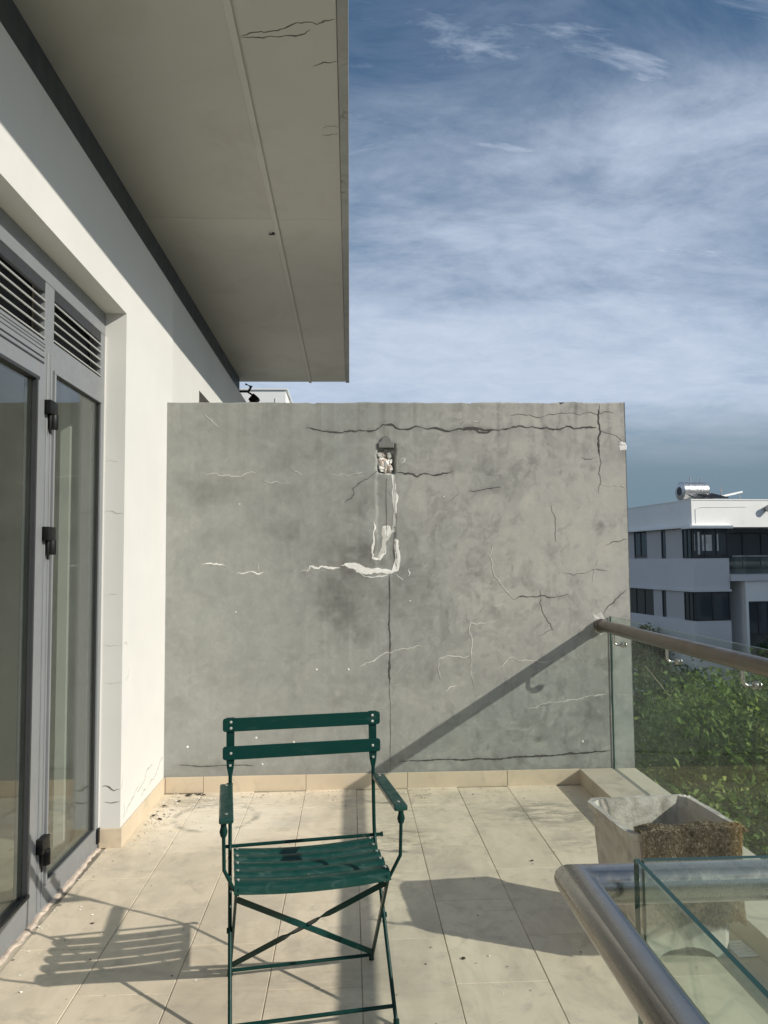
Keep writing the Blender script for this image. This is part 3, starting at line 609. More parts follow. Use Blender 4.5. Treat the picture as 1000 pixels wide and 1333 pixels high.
# trowelled patches, sharper than the mottling
wx = fbm(GX*4, GZz*4, 33)*1.6; wz = fbm(GX*4+9, GZz*4+2, 35)*1.6
def band(v, a, c): u = np.clip((v-a)/(c-a), 0, 1); return u*u*(3-2*u)
for (fx, fz, a, c, am, sd) in ((7, 6, .56, .60, .20, 301), (13, 9, .58, .62, .22, 311), (11, 15, .58, .63, -.26, 321), (24, 17, .60, .66, .24, 331), (19, 5, .60, .66, .18, 341), (34, 30, .63, .68, -.24, 351)):
    stain += am*band(fbm(GX*fx+wx*2, GZz*fz+wz*2, sd, 4), a, c)*np.clip(.55+.45*(GX+.2), .4, 1.0)*(.6+.8*ns2)
for k, (w_, pts) in enumerate(DARK + WHITE):
    dk = k < len(DARK)
    if dk and w_ < .0055: continue
    for (xa, za), (xb, zb) in zip(pts[:-1], pts[1:]):
        L_ = max(1, int(math.hypot(xb-xa, zb-za)/.02))
        for q_ in range(L_):
            cx = xa+(xb-xa)*q_/L_; cz = za+(zb-za)*q_/L_; r_s = .022 if dk else .016
            i0, i1 = np.searchsorted(xs, [cx-.07, cx+.07]); j0, j1 = np.searchsorted(zs, [cz-.07, cz+.07])
            sl_ = (slice(j0, j1), slice(i0, i1))
            stain[sl_] += (.10 if dk else -.09)*np.exp(-((GX[sl_]-cx)**2+(GZz[sl_]-cz)**2)/r_s**2)*(ns2[sl_]*2-.2)
# damp foot
stain += np.clip((.17+.07*(ns-.5)*2-GZz)/.06, 0, 1)*.24
stain += np.clip(fbm(GX*3, GZz*9, 61)-.5, 0, 1)*np.clip((.5-GZz)/.4, 0, 1)*1.0
stain += np.clip(ns-.57, 0, 1)*1.2 - np.clip(.40-ns, 0, 1)*.8*np.clip(GX+.3, 0, 1)
warm = np.clip((GX-.1)/1.1+ (fbm(GX*2, GZz*2, 15)-.48)*1.3, 0, 1)*np.clip((GZz-.35)/.9, .12, 1)*.80
warm = np.clip(warm + np.clip(fbm(GX*4, GZz*4, 71)-.5, 0, 1)*.5, 0, 1)
# relief: chased channel, knocked-out hole, faint trowel waves
dy = (fbm(GX*3, GZz*3, 81)-.5)*.004 + (ns2-.5)*.0016
def sstep(v, a, c): u = np.clip((v-a)/(c-a), 0, 1); return u*u*(3-2*u)
ex = (ns2-.47)*.03
chan = sstep(GX+ex, .175, .19)*sstep(-(GX+ex), -.315, -.30)*sstep(GZz, 1.43, 1.47)*sstep(-GZz, -2.24, -2.22)
dy += chan*(.007 + (ns-.5)*.006)
hole = sstep(GX+ex*.6, .188, .200)*sstep(-(GX+ex*.6), -.318, -.306)*sstep(GZz+ex, 2.09, 2.11)*sstep(-GZz, -2.30, -2.29)
dy += hole*(.035+(ns2-.5)*.04)
dy = np.where((GX < WX0+.001) | (GX > WX1-.001) | (GZz > WZ1-.001), 0, dy)
edge = (fbm(GX*11, GX*0+.3, 91, 4)-.5)*.014 - np.clip(fbm(GX*17+3, GX*0+.7, 95, 3)-.58, 0, 1)*.10
ZZ = np.where(GZz > WZ1-.001, GZz+edge, GZz)
V = np.stack([GX, YWALL+dy, ZZ], -1).reshape(-1, 3)
nV = len(V); verts = V.tolist(); faces = []
idx = np.arange(nV).reshape(nz+1, nx+1)
q = np.stack([idx[:-1, :-1], idx[:-1, 1:], idx[1:, 1:], idx[1:, :-1]], -1).reshape(-1, 4)
faces = [tuple(f) for f in q.tolist()]
# closed body behind the rendered face
top = idx[-1, :]; bb = len(verts)
for i in top: verts.append((verts[i][0], 5.337, verts[i][2]))
tb = np.arange(bb, bb+nx+1)
for i in range(nx): faces.append((int(top[i]), int(top[i+1]), int(tb[i+1]), int(tb[i])))
c0 = len(verts); verts += [(WX0, 5.337, WZ0), (WX1, 5.337, WZ0)]
faces.append(tuple([int(tb[i]) for i in range(nx+1)] + [c0+1, c0]))
faces.append(tuple([int(i) for i in idx[:, -1]] + [int(tb[-1]), c0+1])); faces.append(tuple([int(i) for i in idx[::-1, 0]] + [c0, int(tb[0])]))
me = bpy.data.meshes.new('wall_face'); me.from_pydata(verts, [], faces); me.materials.append(MAT['cement'])
for nm, arr in (('stain', stain), ('warm', warm)):
    at = me.attributes.new(nm, 'FLOAT', 'POINT'); buf = np.zeros(len(verts), np.float32); buf[:nV] = arr.reshape(-1)
    buf[bb:bb+nx+1] = arr[-1, :]; at.data.foreach_set('value', buf)
me.polygons.foreach_set('use_smooth', [True]*nx*nz + [False]*(len(faces)-nx*nz))
wf = bpy.data.objects.new('wall_face', me); COL.objects.link(wf); wf.parent = pw; wf.matrix_parent_inverse = Matrix.Translation(pw.location).inverted()
S = 300
def relief(x, z):
    i = (x-WX0)/(WX1-WX0)*nx; j = (z-WZ0)/(WZ1-WZ0)*nz; i = min(max(i, 0), nx-1.001); j = min(max(j, 0), nz-1.001)
    a, c = int(i), int(j); f, g = i-a, j-c
    return float((dy[c, a]*(1-f)+dy[c, a+1]*f)*(1-g)+(dy[c+1, a]*(1-f)+dy[c+1, a+1]*f)*g)
for i, (w, pts) in enumerate(DARK):
    ribbon(MB(), pts, w*(.85 if w > .008 else .8), (0, YWALL-.0008, 0), (1, 0, 0), (0, 0, 1), (0, -1, 0), .0008, S+i, .35, relief=relief, frac=.012 if i in (12, 13, 14, 15, 16, 22) else .06).build('crack', MAT['crack'] if w > .0055 else MAT['crack_soft'], pw)
for i, (w, pts) in enumerate(WHITE):
    ribbon(MB(), pts, w*(.8 if w < .02 else 1.15), (0, YWALL-.0009, 0), (1, 0, 0), (0, 0, 1), (0, -1, 0), .0012 if w < .02 else .0025, S+60+i, .35 if w < .02 else .12, relief=relief, step=.012 if w < .02 else .006).build('filler_line', MAT['putty'] if w > .0085 else MAT['putty_soft'], pw)
def lump(c, r, seed, mat, name, parent, flat=1.0):
    rr = random.Random(seed); bm = bmesh.new(); bmesh.ops.create_icosphere(bm, subdivisions=1 if name == 'render_chunk' else 2, radius=1)
    for v in bm.verts:
        k = 1+rr.uniform(-.45, .45); v.co = Vector((v.co.x*r*k*rr.uniform(.85, 1.15), v.co.y*r*k*flat, v.co.z*r*k))
        v.co += Vector(c)
    me = bpy.data.meshes.new(name); bm.to_mesh(me); bm.free(); me.materials.append(mat)
    o = bpy.data.objects.new(name, me); COL.objects.link(o); o.parent = parent; o.matrix_parent_inverse = parent.matrix_world.inverted() if False else Matrix.Translation(parent.location).inverted()
    return o
for i, (x, z) in enumerate(DOTS): lump((x, YWALL-.001, z), .0065 if i < 7 else .0045, 500+i, MAT['putty'], 'filler_dot', pw, .3)
for i in range(26):
    x = .207+R.random()*.09; z = 2.105+R.random()*.13
    lump((x, YWALL+.016+R.uniform(-.01, .010), z), R.uniform(.012, .025), 540+i, MAT['rubble'] if i % 2 else MAT['putty'], 'render_chunk', pw, .7)
# smeared filler beside the channel, one thin ragged skin per patch
def skin(pts, lift, name, mat, seed):
    rr = random.Random(seed); P = [Vector(p) for p in pts]; N = []
    for _ in range(3):
        N = []
        for a, c in zip(P, P[1:]+P[:1]):
            d = c-a; N += [a, a.lerp(c, .5)+Vector((-d.y, d.x))*rr.uniform(-.13, .13)]
        P = N
    cx = sum((p.x for p in P))/len(P); cz = sum((p.y for p in P))/len(P); n = len(P); vs = []
    for k in (1.0, .92, .5):
        for p in P: x = cx+(p.x-cx)*k; z = cz+(p.y-cz)*k; vs.append((x, YWALL+relief(x, z)-(.0002 if k == 1 else lift*rr.uniform(.7, 1.3)), z))
    vs.append((cx, YWALL+relief(cx, cz)-lift, cz))
    fs = [(j*n+i, j*n+(i+1) % n, (j+1)*n+(i+1) % n, (j+1)*n+i) for j in (0, 1) for i in range(n)] + [(2*n+i, 2*n+(i+1) % n, 3*n) for i in range(n)]
    MB().add(vs, fs).build(name, mat, pw)
for i, (pts, mt) in enumerate(SKINS): skin(pts, .0011, 'filler_patch', MAT[mt], 700+i)
# domed mortar plug and the pipe stub over the hole
b = MB(); n = 14
pr = [(.200, 2.270), (.200, 2.31)] + [(.253-.036*cos(pi*k/n), 2.312+.042*sin(pi*k/n)) for k in range(n+1)] + [(.306, 2.31), (.306, 2.270)]
vs = [(x, YWALL-.012, z) for x, z in pr] + [(x, YWALL+.03, z) for x, z in pr]; m_ = len(pr)
b.add(vs, [tuple(range(m_))] + [(k, (k+1) % m_, m_+(k+1) % m_, m_+k) for k in range(m_)])
b.build('mortar_plug', MAT['mortar'], pw, bevel=.004)
b = MB(); b.tube([(.252, YWALL+.05, 2.245), (.252, YWALL-.004, 2.240)], .020, 16); b.build('pipe_stub', MAT['crack'], pw, smooth=True)
# skirting tiles along the wall foot
jx = [-1.2135, -.967, -.297, .374, 1.040, 1.535]
for a, c in zip(jx[:-1], jx[1:]):
    b = MB(); b.box(a+.0015, c-.0015, 5.176, 5.1895, -.002, .100); b.build('skirting_tile', MAT['skirt'], pw, bevel=.002)
b = MB(); b.bar([(1.45, 5.25, 2.588), (1.56, 5.25, 2.592), (1.63, 5.25, 2.587)], .05, .006); b.build('coping_scrap', MAT['crack'], pw)

# ================================================================ outer glass balustrade
GM = [MAT['rail_glass'], MAT['glass_edge']]
XG, XR, ZR = 1.766, 1.700, 1.052
ob = tag(empty('glass_balustrade', (1.766, 2.5, .09)), 'long glass balustrade with weathered steel handrail ending at the cement wall', 'balustrade')
for (ya, yb) in ((2.93, 5.182), (.66, 2.915), (-1.6, .645)):
    b = MB(); b.box(XG-.006, XG+.006, ya, yb, .089, 1.112, mis=[1, 1, 1, 0, 1, 0]); b.build('glass_panel', GM, ob)
b = MB(); b.tube([(XR, -1.6, ZR), (XR, 5.186, ZR)], .0385, 28); b.build('handrail', MAT['steel_far'], ob, smooth=True)
b = MB(); b.tube([(XR, 5.150, ZR), (XR, 5.1895, ZR)], .046, 24); b.build('wall_flange', MAT['steel_far'], ob, smooth=True, bevel=.003)
def arc(c, a0, a1, r, ux, uz, n=7): return [Vector(c)+Vector(ux)*r*cos(a0+(a1-a0)*k/n)+Vector(uz)*r*sin(a0+(a1-a0)*k/n) for k in range(n+1)]
for yy in (4.93, 4.10, 3.30, 2.50, 1.70, .90):
    b = MB(); zb = ZR-.105
    path = [Vector((XR+.002, yy, ZR-.03)), Vector((XR+.002, yy, zb+.022))] + arc((XR+.024, yy, zb+.022), pi, 1.5*pi, .022, (1, 0, 0), (0, 0, 1))[1:] + [Vector((XG-.012, yy, zb))]
    b.tube(path, .0075, 10, up=(0, 1, 0)); br = b.build('bracket', MAT['chrome'], ob, smooth=True)
    b = MB(); b.tube([(XG-.020, yy, zb), (XG-.0055, yy, zb)], lambda i, n: .019 if i else .016, 18, up=(0, 1, 0)); b.tube([(XG+.0055, yy, zb), (XG+.012, yy, zb)], .018, 18, up=(0, 1, 0)); b.build('button', MAT['chrome'], br, smooth=True, bevel=.002)
b = MB(); b.box(1.7525, 1.7795, -1.6, 5.187, .080, .0935); b.build('sealant', MAT['mortar'], ob)

# ================================================================ near glass corner with steel tube
GN = [MAT['near_glass'], MAT['glass_edge']]
TX, TY, TZ, TR = .309, 1.068, 1.056, .0258
nb = tag(empty('glass_balustrade', (.37, .6, 0)), 'corner of glass balustrade topped by a mitred brushed steel tube', 'balustrade')
b = MB(); b.box(.3650, .3735, -1.6, 1.0085, .001, 1.112, mis=[1, 1, 1, 0, 1, 0]); b.build('glass_panel', GN, nb, bevel=.001, seg=1)
b = MB(); b.box(.3760, 1.66, .9975, 1.0085, .001, 1.112, mis=[1, 1, 0, 1, 0, 1]); b.build('glass_panel', GN, nb, bevel=.001, seg=1)
bb_ = MB(); bb_.tube([(1.655, TY, TZ), (TX, TY, TZ), (TX, -1.6, TZ)], TR, 40); bb_.build('handrail', MAT['steel'], nb, smooth=True)
def nbr(p, toward):
    zb = TZ-.100; d = Vector(toward); P0 = Vector(p)
    b = MB(); path = [P0+Vector((0, 0, -.018)), Vector((p[0], p[1], zb+.022))] + [Vector((p[0], p[1], zb+.022)) + d*.022*(1-cos(k*pi/12)) - Vector((0, 0, .022*sin(k*pi/12))) for k in range(1, 7)] + [Vector((p[0], p[1], zb)) + d*.055]
    b.tube(path, .0085, 12, up=(d.y, d.x, 0)); br = b.build('bracket', MAT['post'], nb, smooth=True)
    b = MB(); e = Vector((p[0], p[1], zb)); b.tube([e+d*.040, e+d*.0525], .019, 18); b.build('button', MAT['chrome'], br, smooth=True)
for xx in (.600, 1.35): nbr((xx, TY, TZ), (0, -1, 0))
for yy in (.725, .05): nbr((TX, yy, TZ), (1, 0, 0))
b = MB(); b.box(.352, .386, -1.6, 1.020, .0012, .035); b.box(.386, 1.50, .987, 1.020, .0012, .035); b.build('base_channel', MAT['steel'], nb, bevel=.002)

# ================================================================ folding chair (x right, y away from the seat front, z up)
ch = tag(empty('folding_chair', (-.156, 2.774, 0), radians(9)), 'dark green metal folding armchair with slatted seat and two back slats', 'chair')
G = MAT['green']
for s in (-1, 1):
    X = .264*s
    b = MB()
    b.tube([(X, -.240, .004), (X, -.05, .255), (X, .112, .470), (X, .126, .52), (X, .138, .735)], .0068, 10, up=(0, 1, 0))
    n = 8; pts = [(X, .138+.010*k/n, .728+.205*k/n) for k in range(n+1)]
    b.sweep(pts, lambda i, n: [(a*(.007 if i == 0 else .012 if i == 1 else .0145), c*.0032) for a, c in ((-1, -1), (1, -1), (1, 1), (-1, 1))], up=(0, 1, 0))
    b.build('leg', G, ch, smooth=True, local=1)
    b = MB(); b.sweep([(.246*s, -.212, .458), (.262*s, .188, .004)], [(-.0045, -.009), (.0045, -.009), (.0045, .009), (-.0045, .009)], up=(0, 1, .8))
    b.build('leg', G, ch, bevel=.002, local=1)
    b = MB(); b.tube([(.262*s, .185, .0), (.262*s, .190, .020)], .010, 10); b.build('foot_cap', G, ch, smooth=True, local=1)
    b = MB(); b.tube([(X, -.241, .0), (X, -.236, .020)], .010, 10); b.build('foot_cap', G, ch, smooth=True, local=1)
    # pivot
    b = MB(); b.tube([(.250*s, -.038, .262), (.275*s, -.038, .262)], .009, 10, up=(0, 1, 0)); b.build('pivot_bolt', G, ch, smooth=True, local=1)
    # arm
    b = MB(); A0, A1 = (.278*s)-.0225, (.278*s)+.0225; b.box(A0, A1, -.278, .108, .690, .708); arm = b.build('armrest', MAT['green_seat'], ch, bevel=.005, seg=3, local=1)
    for yy in (-.235, .085):
        b = MB(); b.tube([(.278*s, yy, .7070), (.278*s, yy, .7095)], .005, 10); b.build('rivet', MAT['rivet'], arm, smooth=True, local=1)
    b = MB(); b.tube([(.286*s, -.238, .695), (.286*s, -.238, .672), (.286*s, -.238, .655), (.286*s, -.238, .640)], lambda i, n: (.010, .009, .013, .009)[i], 12); b.build('arm_knob', G, ch, smooth=True, local=1)
    b = MB(); b.tube([(.286*s, -.238, .648), (.284*s, -.232, .535), (.252*s, -.212, .462)], .0058, 10, up=(0, 1, 0)); b.build('arm_support', G, ch, smooth=True, local=1)
    b = MB(); b.bar([(.264*s, .125, .699), (.275*s, .10, .699)], .02, .012); b.build('arm_bracket', G, ch, local=1)
    # side rail under the slats
    b = MB(); b.bar([(.240*s, -.225, .459), (.240*s, .130, .466)], .006, .022); b.build('seat_rail', G, ch, bevel=.001, local=1)
def backslat(z0, z1, y):
    b = MB(); n = 5; c = .010; x = .2915
    pr = [(x-c+c*cos(a), z1-c+c*sin(a)) for a in [k*pi/2/n for k in range(n+1)]] + [(-x+c-c*sin(a), z1-c+c*cos(a)) for a in [k*pi/2/n for k in range(n+1)]] \
       + [(-x+c-c*cos(a), z0+c-c*sin(a)) for a in [k*pi/2/n for k in range(n+1)]] + [(x-c+c*sin(a), z0+c-c*cos(a)) for a in [k*pi/2/n for k in range(n+1)]]
    m = len(pr); vs = [(px, y-.004, pz) for px, pz in pr] + [(px, y+.004, pz) for px, pz in pr]
    b.add(vs, [tuple(range(m)), tuple(range(2*m-1, m-1, -1))] + [(k, m+k, m+(k+1) % m, (k+1) % m) for k in range(m)])
    return b.build('back_slat', MAT['green_slat'], ch, bevel=.0015, seg=2, local=1)
for (z0, z1, y, zr) in ((.884, .932, .1385, (.897, .919)), (.784, .832, .134, (.808,))):
    sl = backslat(z0, z1, y)
    for s in (-1, 1):
        for z in zr:
            b = MB(); b.tube([(.262*s, y-.0032, z), (.262*s, y-.0062, z), (.262*s, y-.0072, z)], lambda i, n: (.0052, .0048, .002)[i], 12, up=(0, 0, 1)); b.build('rivet', MAT['rivet'], sl, smooth=True, local=1)
for s in (-1, 1):
    b = MB(); b.tube([(.264*s, .133, .765), (.264*s, .130, .765)], .0048, 10); b.build('rivet', MAT['rivet'], ch, smooth=True, local=1)
b = MB(); b.tube([(-.282, .128, .480), (.296, .128, .480)], .0062, 12, up=(0, 1, 0)); b.tube([(.290, .128, .480), (.297, .128, .480)], .009, 12, up=(0, 1, 0)); b.build('seat_bar', G, ch, smooth=True, local=1)
for k, (y, w, drop) in enumerate(((.083, .050, .006), (.018, .051, .006), (-.047, .051, .006), (-.113, .051, .007), (-.190, .070, .022))):
    b = MB(); n = 16; pts = []
    xl = .252
    for i in range(n+1):
        x = -xl + 2*xl*i/n; pts.append((x, y, .476 - .013*(1-(x/xl)**2)))
    h = w/2
    top = [(q*h, .006*(1-(abs(q))**3) - (drop if q == side_ else 0)) for q in (-1, -.92, -.7, -.3, .3, .7, .92, 1) for side_ in (9,)]
    # rolled edge at the front (sweep side is +right of travel: -y)
    prof = [(-h, -.006), (-h*.88, .003), (-h*.5, .0085), (0, .0100), (h*.5, .0085), (h*.85, .003), (h, -drop*.7), (h*1.0, -drop), (h*.90, -drop), (h*.8, -.001), (h*.4, .004), (-h*.5, .004), (-h*.85, -.004)]
    b.sweep(pts, prof, up=(0, 0, 1)); sl = b.build('seat_slat', MAT['green_seat'], ch, smooth=True, local=1)
    for s in (-1, 1):
        b = MB(); b.tube([(.240*s, y, .4845), (.240*s, y, .4875)], .005, 10); b.build('rivet', MAT['rivet'], sl, smooth=True, local=1)
def brace(p, q):
    b = MB(); P, Q = Vector(p), Vector(q); n = 28; pts = [P.lerp(Q, i/n) for i in range(n+1)]
    def prof(i, n_):
        t = abs(i/n-.5)*2; k = min(1, max(0, (t-.10)/.22)); k = k*k*(3-2*k)
        tw = (1-k)*pi*.42; w, h = .0105, .0022
        return [(a*w*cos(tw)-c*h*sin(tw), a*w*sin(tw)+c*h*cos(tw)) for a, c in ((-1, -1), (1, -1), (1, 1), (-1, 1))]
    b.sweep(pts, prof, up=(0, 1, .35)); b.build('cross_brace', G, ch, smooth=True, local=1)
brace((-.245, -.178, .420), (.258, .140, .050)); brace((.245, -.172, .425), (-.258, .147, .056))
b = MB(); b.tube([(-.260, .163, .030), (.260, .163, .030)], .0062, 10, up=(0, 1, 0)); b.build('stretcher', G, ch, smooth=True, local=1)
b = MB(); b.tube([(-.264, -.207, .046), (.264, -.207, .046)], .0062, 10, up=(0, 1, 0)); b.build('stretcher', G, ch, smooth=True, local=1)

# ================================================================ planter and rug
pl = tag(empty('planter', (1.238, 3.10, 0), radians(4.5)), 'weathered pale cement planter box, empty, beside the kerb', 'planter')
def octo(hx, hy, c): return [(hx-c, -hy), (hx, -hy+c), (hx, hy-c), (hx-c, hy), (-hx+c, hy), (-hx, hy-c), (-hx, -hy+c), (-hx+c, -hy)]
def ringpts(hx, hy, c, z, arch=0.0):
    P = octo(hx, hy, c); out = []
    for i in range(8):
        a, q = P[i], P[(i+1) % 8]; n = 10 if i % 2 == 1 or True else 2
        for k in range(n):
            t = k/n; lng = math.hypot(q[0]-a[0], q[1]-a[1]) > .1
            h = arch*(max(0, 1-((t-.5)/.36)**2)**.45 if lng and abs(t-.5) < .36 else 0)
            if arch and lng: h *= 1+.10*sin(t*31)
            out.append((a[0]+(q[0]-a[0])*t, a[1]+(q[1]-a[1])*t, z+h))
    return out
rings = [ringpts(.186, .178, .030, 0, .045), ringpts(.188, .180, .030, .10), ringpts(.214, .202, .032, .448), ringpts(.228, .216, .034, .456), ringpts(.231, .219, .034, .484),
         ringpts(.208, .196, .030, .484), ringpts(.202, .190, .030, .45), ringpts(.172, .164, .028, .10)]
b = MB(); m = len(rings[0])
jit = random.Random(3)
for r in rings: b.v += [(x+jit.uniform(-.0012, .0012), y+jit.uniform(-.0012, .0012), z+jit.uniform(-.0022, .0022)*(z > .01)) for x, y, z in r]
for i in range(len(rings)-1):
    for k in range(m): b.f.append((i*m+k, i*m+(k+1) % m, (i+1)*m+(k+1) % m, (i+1)*m+k)); b.mi.append(0)
b.f.append(tuple((len(rings)-1)*m+k for k in range(m))); b.mi.append(0)
b.build('planter_shell', MAT['planter'], pl, smooth=False, local=1)
b = MB(); n = 14; vs = []
for i in range(n+1):
    for j in range(n+1): vs.append((-.168+.336*i/n, -.16+.32*j/n, .115+jit.uniform(-.01, .01)))
b.add(vs, [(i*(n+1)+j, (i+1)*(n+1)+j, (i+1)*(n+1)+j+1, i*(n+1)+j+1) for i in range(n) for j in range(n)]); b.build('soil', MAT['soil'], pl, smooth=True, local=1)

rug = tag(empty('rug', (1.238, 3.10, 0), radians(4.5)), 'shaggy brown rug draped over the rim of the cement planter', 'rug')
path = [(-.150, .36), (-.166, .44), (-.183, .490), (-.206, .502), (-.232, .497), (-.247, .470), (-.243, .40), (-.236, .31), (-.224, .20), (-.218, .150)]
def rugpt(u, v):
    """u along the rim 0..1, v along the drape 0..1"""
    s = v*(len(path)-1); i = min(int(s), len(path)-2); f = s-i
    y = path[i][0]*(1-f)+path[i+1][0]*f; z = path[i][1]*(1-f)+path[i+1][1]*f
    x = -.192 + .425*u
    out = .010*math.sin(u*9+1)+.006*math.sin(u*23+v*4)
    w = max(0, (u-.86)/.14)
    y2 = y - out*(1 if v > .4 else .2) + w*w*.060*(v > .3); z2 = z + .006*math.sin(u*13) - (.035*w*w if v > .2 else 0) + (.012*math.sin(u*17) if v > .95 else 0)
    return Vector((x + (.012*sin(v*7) if u > .9 else 0), y2, z2))
b = MB(); nu, nv = 60, 44
vs = [rugpt(i/nu, j/nv) for i in range(nu+1) for j in range(nv+1)]
b.add(vs, [(i*(nv+1)+j, (i+1)*(nv+1)+j, (i+1)*(nv+1)+j+1, i*(nv+1)+j+1) for i in range(nu) for j in range(nv)])
back = b.build('backing', MAT['rug'], rug, smooth=True, local=1)
sm = back.modifiers.new('thick', 'SOLIDIFY'); sm.thickness = .010; sm.offset = 0
vs = []; fs = []; tint = []; rr = random.Random(21)
for k in range(42000):
    u, v = rr.random(), rr.random()**.9; u = min(1, max(0, u)); p = rugpt(u, v); e = .004
    du = rugpt(min(1, u+e), v)-rugpt(max(0, u-e), v); dv = rugpt(u, min(1, v+e))-rugpt(u, max(0, v-e)); nrm = du.cross(dv).normalized()
    if nrm.y > 0 and v > .45: nrm = -nrm
    if v < .3 and nrm.y < 0: nrm = -nrm
    if .25 < v < .5 and nrm.z < 0: nrm = -nrm
    L = rr.uniform(.009, .017); d = (nrm*1.0 + Vector((rr.uniform(-.7, .7), rr.uniform(-.5, .5), rr.uniform(-1.0, .5)))).normalized()
    side = d.cross(Vector((rr.uniform(-1, 1), rr.uniform(-1, 1), rr.uniform(-1, 1)))).normalized()*rr.uniform(.0007, .0015)
    i0 = len(vs); mid = p+d*L*.6+side*.3; tip = p+d*L+Vector((0, 0, -.005)); vs += [p-side+nrm*.003, p+side+nrm*.003, mid+side, tip, mid-side]; fs.append((i0, i0+1, i0+2, i0+3, i0+4))
    tint += [max(0, min(1, (u-.74)/.12))*rr.uniform(.3, 1)]*5
me = bpy.data.meshes.new('pile'); me.from_pydata([tuple(v) for v in vs], [], fs); me.materials.append(MAT['rug'])
at = me.attributes.new('tint', 'FLOAT', 'POINT'); at.data.foreach_set('value', np.array(tint, np.float32))
pile = bpy.data.objects.new('pile', me); COL.objects.link(pile); pile.parent = rug; pile['kind'] = 'stuff'

# a broken drain grate lying in the gutter by the kerb
dg = tag(empty('drain_grate', (1.488, 2.985, 0), radians(4)), 'small white plastic drain grate lying between the planter and the kerb', 'drain grate')
b = MB(); b.box(-.040, .040, -.06, .06, .0015, .006); b.build('plate', MAT['putty'], dg, bevel=.002, local=1)
for k in range(5):
    b = MB(); b.box(-.034, .034, -.045+k*.02, -.037+k*.02, .0055, .0095); b.build('rib', MAT['putty'], dg, local=1)

# paint flakes, grit and dead leaves swept to the edges
vs = []; fs = []; mi = []; rr = random.Random(77)
def flake(x, y, r, m, z0=.0018):
    i0 = len(vs); n = rr.randint(4, 6); a0 = rr.random()*6; h = r*rr.uniform(.1, .5)
    for k in range(n):
        a = a0+2*pi*k/n; q = r*rr.uniform(.5, 1.2); vs.append((x+q*cos(a), y+q*sin(a), z0+h*rr.random()))
    vs.append((x, y, z0+h+.001))
    for k in range(n): fs.append((i0+k, i0+(k+1) % n, i0+n)); mi.append(m)
for k in range(260):
    t = rr.random()**.8; d = rr.expovariate(9)
    y = 4.25+.9*t; x = -1.19+d
    if x < .9: flake(x, y, rr.uniform(.002, .008), rr.choice([0, 0, 1, 2]))
for k in range(260): x = rr.uniform(-1.19, 1.5); flake(x, 5.16-rr.expovariate(8), rr.uniform(.002, .008), rr.choice([0, 1, 1, 2]))
for k in range(40): flake(-1.30+rr.expovariate(14), rr.uniform(2.6, 4.2), rr.uniform(.002, .008), rr.choice([0, 2, 0, 1]))
for k in range(150): flake(rr.uniform(-1.2, 1.5), rr.uniform(2.3, 5.1), rr.uniform(.002, .006), rr.choice([1, 2, 0, 2]))
for (x, y, r) in ((-1.15, 4.9, .022), (-1.17, 4.72, .02), (-1.12, 4.66, .016), (-1.05, 5.12, .028), (-.99, 5.13, .024), (-.95, 5.12, .02), (-1.08, 5.0, .014), (.42, 2.98, .010), (.9, 3.9, .009), (-1.08, 3.36, .012)): flake(x, y, r, 3)
me = bpy.data.meshes.new('grit'); me.from_pydata(vs, [], fs)
MAT['leafbrown'] = plain('dead_leaf', (.05, .04, .03), .9)
for m_ in (MAT['putty'], MAT['kerb'], MAT['crack_soft'], MAT['leafbrown']): me.materials.append(m_)
me.polygons.foreach_set('material_index', mi)
tag(bpy.data.objects.new('grit', me), 'paint flakes and grit scattered along the wall feet', 'debris', kind='stuff'); COL.objects.link(bpy.data.objects['grit'])

# ================================================================ house across the gardens
MAT['far_white'] = plain('far_white_paint', (.82, .82, .80), .8, var=.04, vscale=.5, bstr=0, dirt=((.45, .44, .42), .6, .55, .8, .3))
MAT['far_grey'] = plain('far_grey_paint', (.60, .60, .61), .8, var=.05, vscale=.5, bstr=0)
MAT['far_clad'] = plain('far_taupe_panel', (.47, .46, .46), .8, var=.05, vscale=.6, bstr=0)
MAT['far_dark'] = plain('far_dark_wall', (.15, .155, .16), .8, var=.1, vscale=.5, bstr=0)
MAT['far_frame'] = plain('far_window_frame', (.035, .038, .042), .5, bstr=0)
m, t, p, o = newmat('far_window_glass'); p.inputs['Base Color'].default_value = (.045, .055, .062, 1); p.inputs['Roughness'].default_value = .06; p.inputs['Specular IOR Level'].default_value = .6
MAT['far_glass'] = m
MAT['curtain'] = plain('far_curtain', (.55, .54, .50), .9, var=.3, vscale=2.5, bstr=0)
MAT['tank'] = plain('tank_steel', (.55, .55, .55), .32, .85, var=.1, vscale=3, bstr=0)
fh = tag(empty('modern_house', (18.18, 40.0, GZ), radians(7)), 'flat roofed white modern house with dark corner windows', 'house')
def F(name, mat, *boxes, parent=None, bevel=0):
    b = MB()
    for q in boxes: b.box(q[0], q[1], q[2], q[3], q[4]-GZ, q[5]-GZ)
    return b.build(name, mat, parent or fh, local=1, bevel=bevel)
F('parapet', MAT['far_white'], (-.02, 14, -.02, 12, 3.16, 4.62))
F('parapet_coping', MAT['far_white'], (-.05, 14.03, -.05, .25, 4.60, 4.66), (-.05, .25, .25, 12, 4.60, 4.66))
F('cornice', MAT['far_white'], (-.30, 2.20, -.30, .6, 3.08, 3.24), (-.30, .3, .6, 12, 3.14, 3.24))
F('upper_wall', MAT['far_clad'], (.20, 2.05, .25, 11.8, 1.50, 3.12), (.06, .20, .98, 2.82, 1.50, 3.12), (.06, .20, 3.32, 4.95, 1.50, 3.12), (.06, .20, 6.5, 11.8, 1.50, 3.12))
F('band', MAT['far_grey'], (0, 2.08, 0, 12, -.16, 1.50), (-.08, 2.12, -.08, 12, -.27, -.16))
